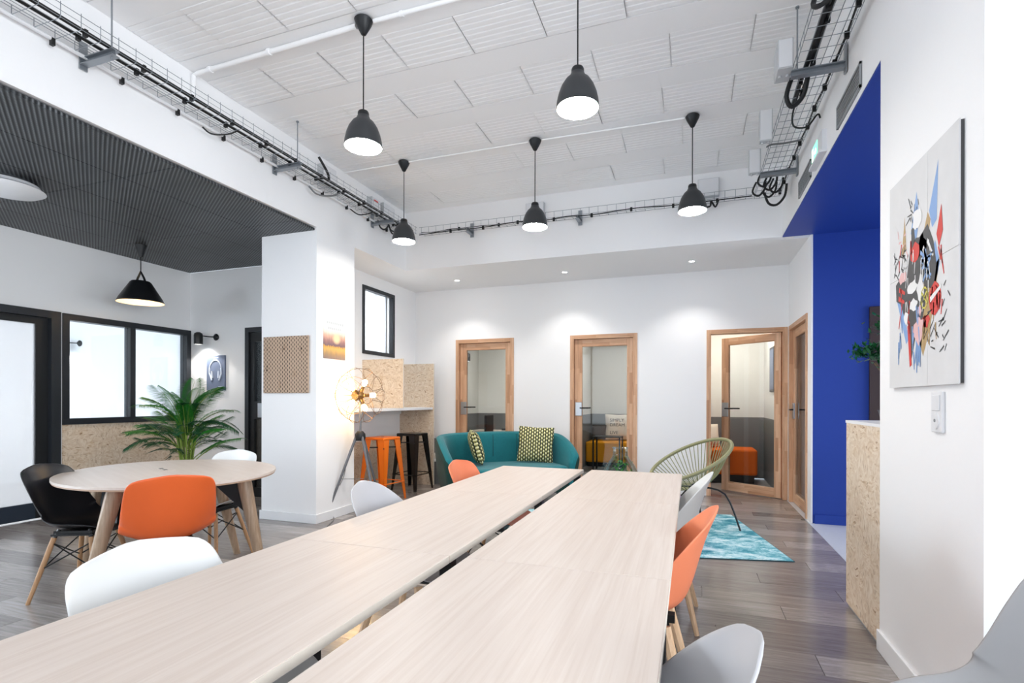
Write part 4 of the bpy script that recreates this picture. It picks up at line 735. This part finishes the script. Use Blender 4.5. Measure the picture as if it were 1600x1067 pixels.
# ------------------------------------------------------------------ wire cable trays
def tray(lab, axis, s0, s1, a, b, z, hi_a, hi_b, brackets, rods, wallside):
    """axis 'y': runs along Y from s0 to s1, spans X a..b"""
    t = thing('cable_tray', lab, 'cable tray'); V = (lambda s, u, zz: Vector((u, s, zz))) if axis == 'y' else (lambda s, u, zz: Vector((s, u, zz)))
    wm = MB(); n = int((b - a) / .05 + .5)
    for k in range(n + 1): wm.tube([V(s0, a + (b - a) * k / n, z), V(s1, a + (b - a) * k / n, z)], .0023, 4)
    if hi_a: wm.tube([V(s0, a, z + hi_a), V(s1, a, z + hi_a)], .0023, 4)
    if hi_b: wm.tube([V(s0, b, z + hi_b), V(s1, b, z + hi_b)], .0023, 4); wm.tube([V(s0, b, z + hi_b * .5), V(s1, b, z + hi_b * .5)], .0018, 4)
    s = s0 + .03
    while s < s1: wm.tube([V(s, a, z + hi_a), V(s, a, z - .003), V(s, b, z - .003), V(s, b, z + hi_b + .012)], .0022, 4); s += .1
    wm.build('wire_mesh', 'galv', t, kind='stuff')
    for s in brackets:
        mb = MB(); w0, w1 = (a - .04, b + .02) if wallside == 'a' else (a - .02, b + .04); lo = V(s - .022, w0, z - .045); hi = V(s + .022, w1, z - .006)
        for zz0, zz1 in ((z - .012, z - .006), (z - .045, z - .04)):
            p, q = V(s - .022, w0, zz0), V(s + .022, w1, zz1); mb.bx(min(p.x, q.x), max(p.x, q.x), min(p.y, q.y), max(p.y, q.y), zz0, zz1)
        p, q = V(s - .002, w0, z - .04), V(s + .002, w1, z - .012); mb.bx(min(p.x, q.x), max(p.x, q.x), min(p.y, q.y), max(p.y, q.y), z - .04, z - .012)
        ww = w0 if wallside == 'a' else w1; p, q = V(s - .022, ww - .004, 0), V(s + .022, ww + .004, 0); mb.bx(min(p.x, q.x), max(p.x, q.x), min(p.y, q.y), max(p.y, q.y), z - .07, z + .1)
        mb.build('bracket', 'galv', t)
    for s, u in rods: MB().tube([V(s, u, z - .06), V(s, u, ZC - .005)], .0045, 6).lathe([(.011, ZC - .012), (.011, ZC - .002)], 8, Matrix.Translation(V(s, u, 0))).build('threaded_rod', 'galv', t)
    return t, V
tl_, VL = tray('galvanised wire cable tray along the left wall band', 'y', -1.0, 5.66, XB + .05, -3.21, 3.28, .05, .075, (.6, 2.1, 3.62, 5.1), ((.6, -3.225), (2.1, -3.225), (3.62, -3.225)), 'a')
tb_, VB = tray('galvanised wire cable tray along the back beam', 'x', -3.2, .6, YK - .16, YK - .05, 3.30, .07, .0, (-2.55, -1.2, .1), (), 'b')
tr_, VR = tray('galvanised wire cable tray along the right wall', 'y', 2.05, 5.7, .60, .83, 3.25, .05, .05, (2.4, 3.56, 5.05), ((3.56, .615),), 'b')
clipm = MB().bx(-.012, .012, -.009, .009, -.026, .014).mesh('cable_clip', 'cable')
def cable(lab, pts, r, mat='cable', clips=None, step=.32, tr=None):
    P = smoothpath(pts, 5); o = tag(MB().tube(P, r, 8).build('cable', mat, None, True), lab, 'cable')
    if clips:
        acc = 0
        for p, q in zip(P, P[1:]):
            acc += (q - p).length
            if acc > step: acc = 0; link('cable_clip', clipm, tr, loc=q)
    return o
def run(x, z, j, s0=-1.0, s1=5.6, k=16): return [(x + random.uniform(-j, j), s0 + (s1 - s0) * i / k, z + random.uniform(-j * .3, j * .3)) for i in range(k + 1)]
cable('thick black cable on the room side of the left tray', run(-3.245, 3.299, .003), .0125, clips=True, tr=tl_)
cable('second black cable along the middle of the left tray', run(-3.305, 3.292, .004), .009, clips=True, tr=tl_)
tag(MB().tube([(XB + .045, -1, 3.272), (XB + .045, 5.6, 3.272)], .011, 8).build('conduit', 'boxw', None, True), 'pale conduit on the wall side of the left tray', 'pipe')
for i in range(14): link('cable_clip', clipm, tl_, loc=(XB + .045, .4 + .38 * i, 3.262))
cable('thin black cable along the lower edge of the back tray', [(-3.2 + .27 * i, YK - .165 + random.uniform(-.01, .01), 3.288 + random.uniform(-.012, .012)) for i in range(15)], .0055, clips=True, step=.4, tr=tb_)
cable('second thin cable along the back tray', [(-3.2 + .2 * i, YK - .11, 3.318 + random.uniform(-.014, .014)) for i in range(9)], .0045, clips=True, step=.5, tr=tb_)
cable('black cable bundle at the outer side of the right tray', run(.665, 3.27, .008, 2.05, 4.0, 7), .015, clips=True, tr=tr_)
cable('second black bundle in the middle of the right tray', run(.70, 3.27, .01, 2.05, 3.9, 7), .012, clips=True, tr=tr_)
cable('thin cable run on the wall side of the right tray', run(.815, 3.26, .008, 2.05, 5.6, 14), .006, clips=True, step=.24, tr=tr_)
cable('thick cable loop sagging under the right tray', [(.70, 2.9, 3.28), (.72, 2.86, 3.2), (.79, 2.8, 3.2), (.84, 2.7, 3.3), (.85, 2.6, 3.4)], .017)
cable('cable hook hanging left of the right tray', [(.62, 2.95, 3.33), (.58, 2.95, 3.22), (.60, 2.9, 3.17), (.65, 2.88, 3.2), (.67, 2.86, 3.28)], .012)
cable('black cable loop below the right tray box', [(.60, 3.66, 3.26), (.575, 3.68, 3.16), (.61, 3.7, 3.1), (.67, 3.68, 3.15), (.69, 3.64, 3.26)], .014)
cable('thin cable looping to the exit sign', [(.67, 3.8, 3.25), (.66, 3.98, 3.19), (.69, 4.1, 3.16), (.78, 4.15, 3.17), (.85, 4.18, 3.26), (.872, 4.2, 3.24)], .006)
cable('grey cable crossing the right tray', [(.56, 4.45, 3.2), (.6, 4.5, 3.235), (.7, 4.52, 3.24), (.82, 4.5, 3.24)], .007, 'gcable')
for i, (x, y) in enumerate(((.60, 5.1), (.66, 5.2), (.58, 5.32), (.68, 5.38), (.72, 5.28))):
    cable('black cable curl hanging at the far corner of the right tray', [(x, y, 3.27), (x - .03, y + .02, 3.19), (x + .02, y + .03, 3.15), (x + .07, y + .02, 3.2), (x + .08, y, 3.27)], .009)['group'] = 'cable curls at the right tray corner'
cable('wide cable loop under the far end of the right tray', [(.66, 5.42, 3.2), (.70, 5.44, 3.1), (.77, 5.44, 3.08), (.83, 5.4, 3.14), (.84, 5.36, 3.24)], .011)
cable('black cable curl under the back right box', [(.13, YK - .1, 3.3), (.14, YK - .13, 3.24), (.19, YK - .13, 3.24), (.2, YK - .1, 3.3), (.24, YK - .12, 3.23), (.27, YK - .1, 3.3)], .009)
cable('short dark cable rising to the box on the left wall', [(-3.3, 3.98, 3.5), (-3.28, 4.02, 3.44), (-3.25, 4.05, 3.36), (-3.24, 4.05, 3.29)], .012)
cable('grey cable drooping under the left tray', [(-3.43, 4.0, 3.25), (-3.40, 4.08, 3.2), (-3.33, 4.2, 3.22), (-3.28, 4.28, 3.28)], .008, 'gcable')
cable('short cable drooping in the middle of the left tray', [(-3.42, 2.86, 3.24), (-3.40, 2.92, 3.215), (-3.34, 3.0, 3.24), (-3.3, 3.05, 3.28)], .006)
cable('thin cable drooping further down the left tray', [(-3.42, 4.62, 3.25), (-3.38, 4.7, 3.215), (-3.33, 4.78, 3.24), (-3.28, 4.84, 3.28)], .006)
for i, (x, y) in enumerate(((-3.40, 5.1), (-3.33, 5.2), (-3.38, 5.3), (-3.28, 5.38), (-3.34, 5.48))):
    cable('tangled black cable curl at the far corner of the left tray', [(x, y, 3.29), (x + .02, y + .02, 3.21), (x + .06, y + .05, 3.19), (x + .1, y + .06, 3.24), (x + .09, y + .03, 3.3)], .009)['group'] = 'cable curls at the left tray corner'
# electrical boxes
def ebox(lab, x0, x1, y0, y1, z0, z1, face):
    t = thing('junction_box', lab, 'electrical box', ((x0 + x1) / 2, (y0 + y1) / 2, z0), group='pale electrical boxes on the trays'); hx, hy, h = (x1 - x0) / 2, (y1 - y0) / 2, z1 - z0
    B(-hx, hx, -hy, hy, 0, h).build('case', 'boxg', t, bevel=.004); e = .006
    {'x+': B(hx, hx + e, -hy + .006, hy - .006, .006, h - .006), 'x-': B(-hx - e, -hx, -hy + .006, hy - .006, .006, h - .006), 'y-': B(-hx + .006, hx - .006, -hy - e, -hy, .006, h - .006)}[face].build('cover', 'boxw', t, bevel=.002)
    for k in (-.5, .5): MB().lathe([(.01, -.012), (.01, 0)], 8, Matrix.Translation((0 if face != 'y-' else hx * k, hy * k if face != 'y-' else 0, 0))).build('gland', 'boxg', t)
    return t
ebox('white electrical box alone on the left wall band', XB, XB + .07, 4.18, 4.38, 3.37, 3.55, 'x+')
rb = ebox('electrical box with a red mark at the left corner', XB, XB + .07, 5.0, 5.17, 3.37, 3.53, 'x+'); ebox('larger electrical box at the left corner', XB, XB + .08, 5.22, 5.46, 3.36, 3.54, 'x+'); ebox('small electrical box behind the left back pendant', XB, XB + .06, 5.6, 5.74, 3.34, 3.46, 'x+')
ebox('electrical box behind the middle back pendant', -1.84, -1.62, YK - .06, YK, 3.36, 3.54, 'y-'); ebox('electrical box on the back beam right of the last pendant', .07, .28, YK - .06, YK, 3.37, 3.56, 'y-')
ebox('electrical box hanging on the near right tray', .50, .585, 3.5, 3.66, 3.24, 3.42, 'y-'); ebox('middle electrical box on the right tray', .50, .59, 4.38, 4.44, 3.22, 3.46, 'y-'); ebox('far electrical box on the right tray', .48, .575, 4.95, 5.0, 3.21, 3.42, 'y-')
B(.041, .0425, -.05, .03, .12, .135).build('warning_label', 'red', rb, label='small red label')
# grilles and exit sign on the right wall
def grille(lab, y0, y1, z0, z1):
    t = thing('vent_grille', lab, 'vent', (XR, 0, 0), group='wall vent grilles'); B(-.004, 0, y0, y1, z0, z1).build('backing', 'gcable', t)
    for a in ((y0, y1, z0, z0 + .014), (y0, y1, z1 - .014, z1), (y0, y0 + .014, z0, z1), (y1 - .014, y1, z0, z1)): B(-.012, -.004, *a).build('frame', 'vent', t)
    k = z0 + .026
    while k < z1 - .02: B(-.011, -.004, y0 + .014, y1 - .014, k, k + .008).build('slat', 'vent', t); k += .019
grille('near metal vent grille above the blue soffit', 3.28, 3.76, 2.935, 3.075); grille('far metal vent grille above the blue soffit', 4.52, 4.98, 2.95, 3.09)
t = thing('exit_sign', 'lit green exit sign on the upper right wall', 'sign', (XR, 4.2, 2.93)); B(-.05, 0, -.16, .17, 0, .02).build('housing', 'boxw', t, bevel=.004); B(-.03, -.0, -.15, .16, .02, .16).build('panel', 'boxw', t); B(-.034, -.03, -.02, .15, .03, .15).build('face', 'sign', t)
mk = MB(); mk.bx(-.0355, -.034, .09, .13, .045, .135).bx(-.0355, -.034, .02, .06, .08, .098).add([(-.0355, .02, .065), (-.0355, .02, .113), (-.0355, -.008, .089)], [(0, 1, 2)]).build('mark', 'signw', t)
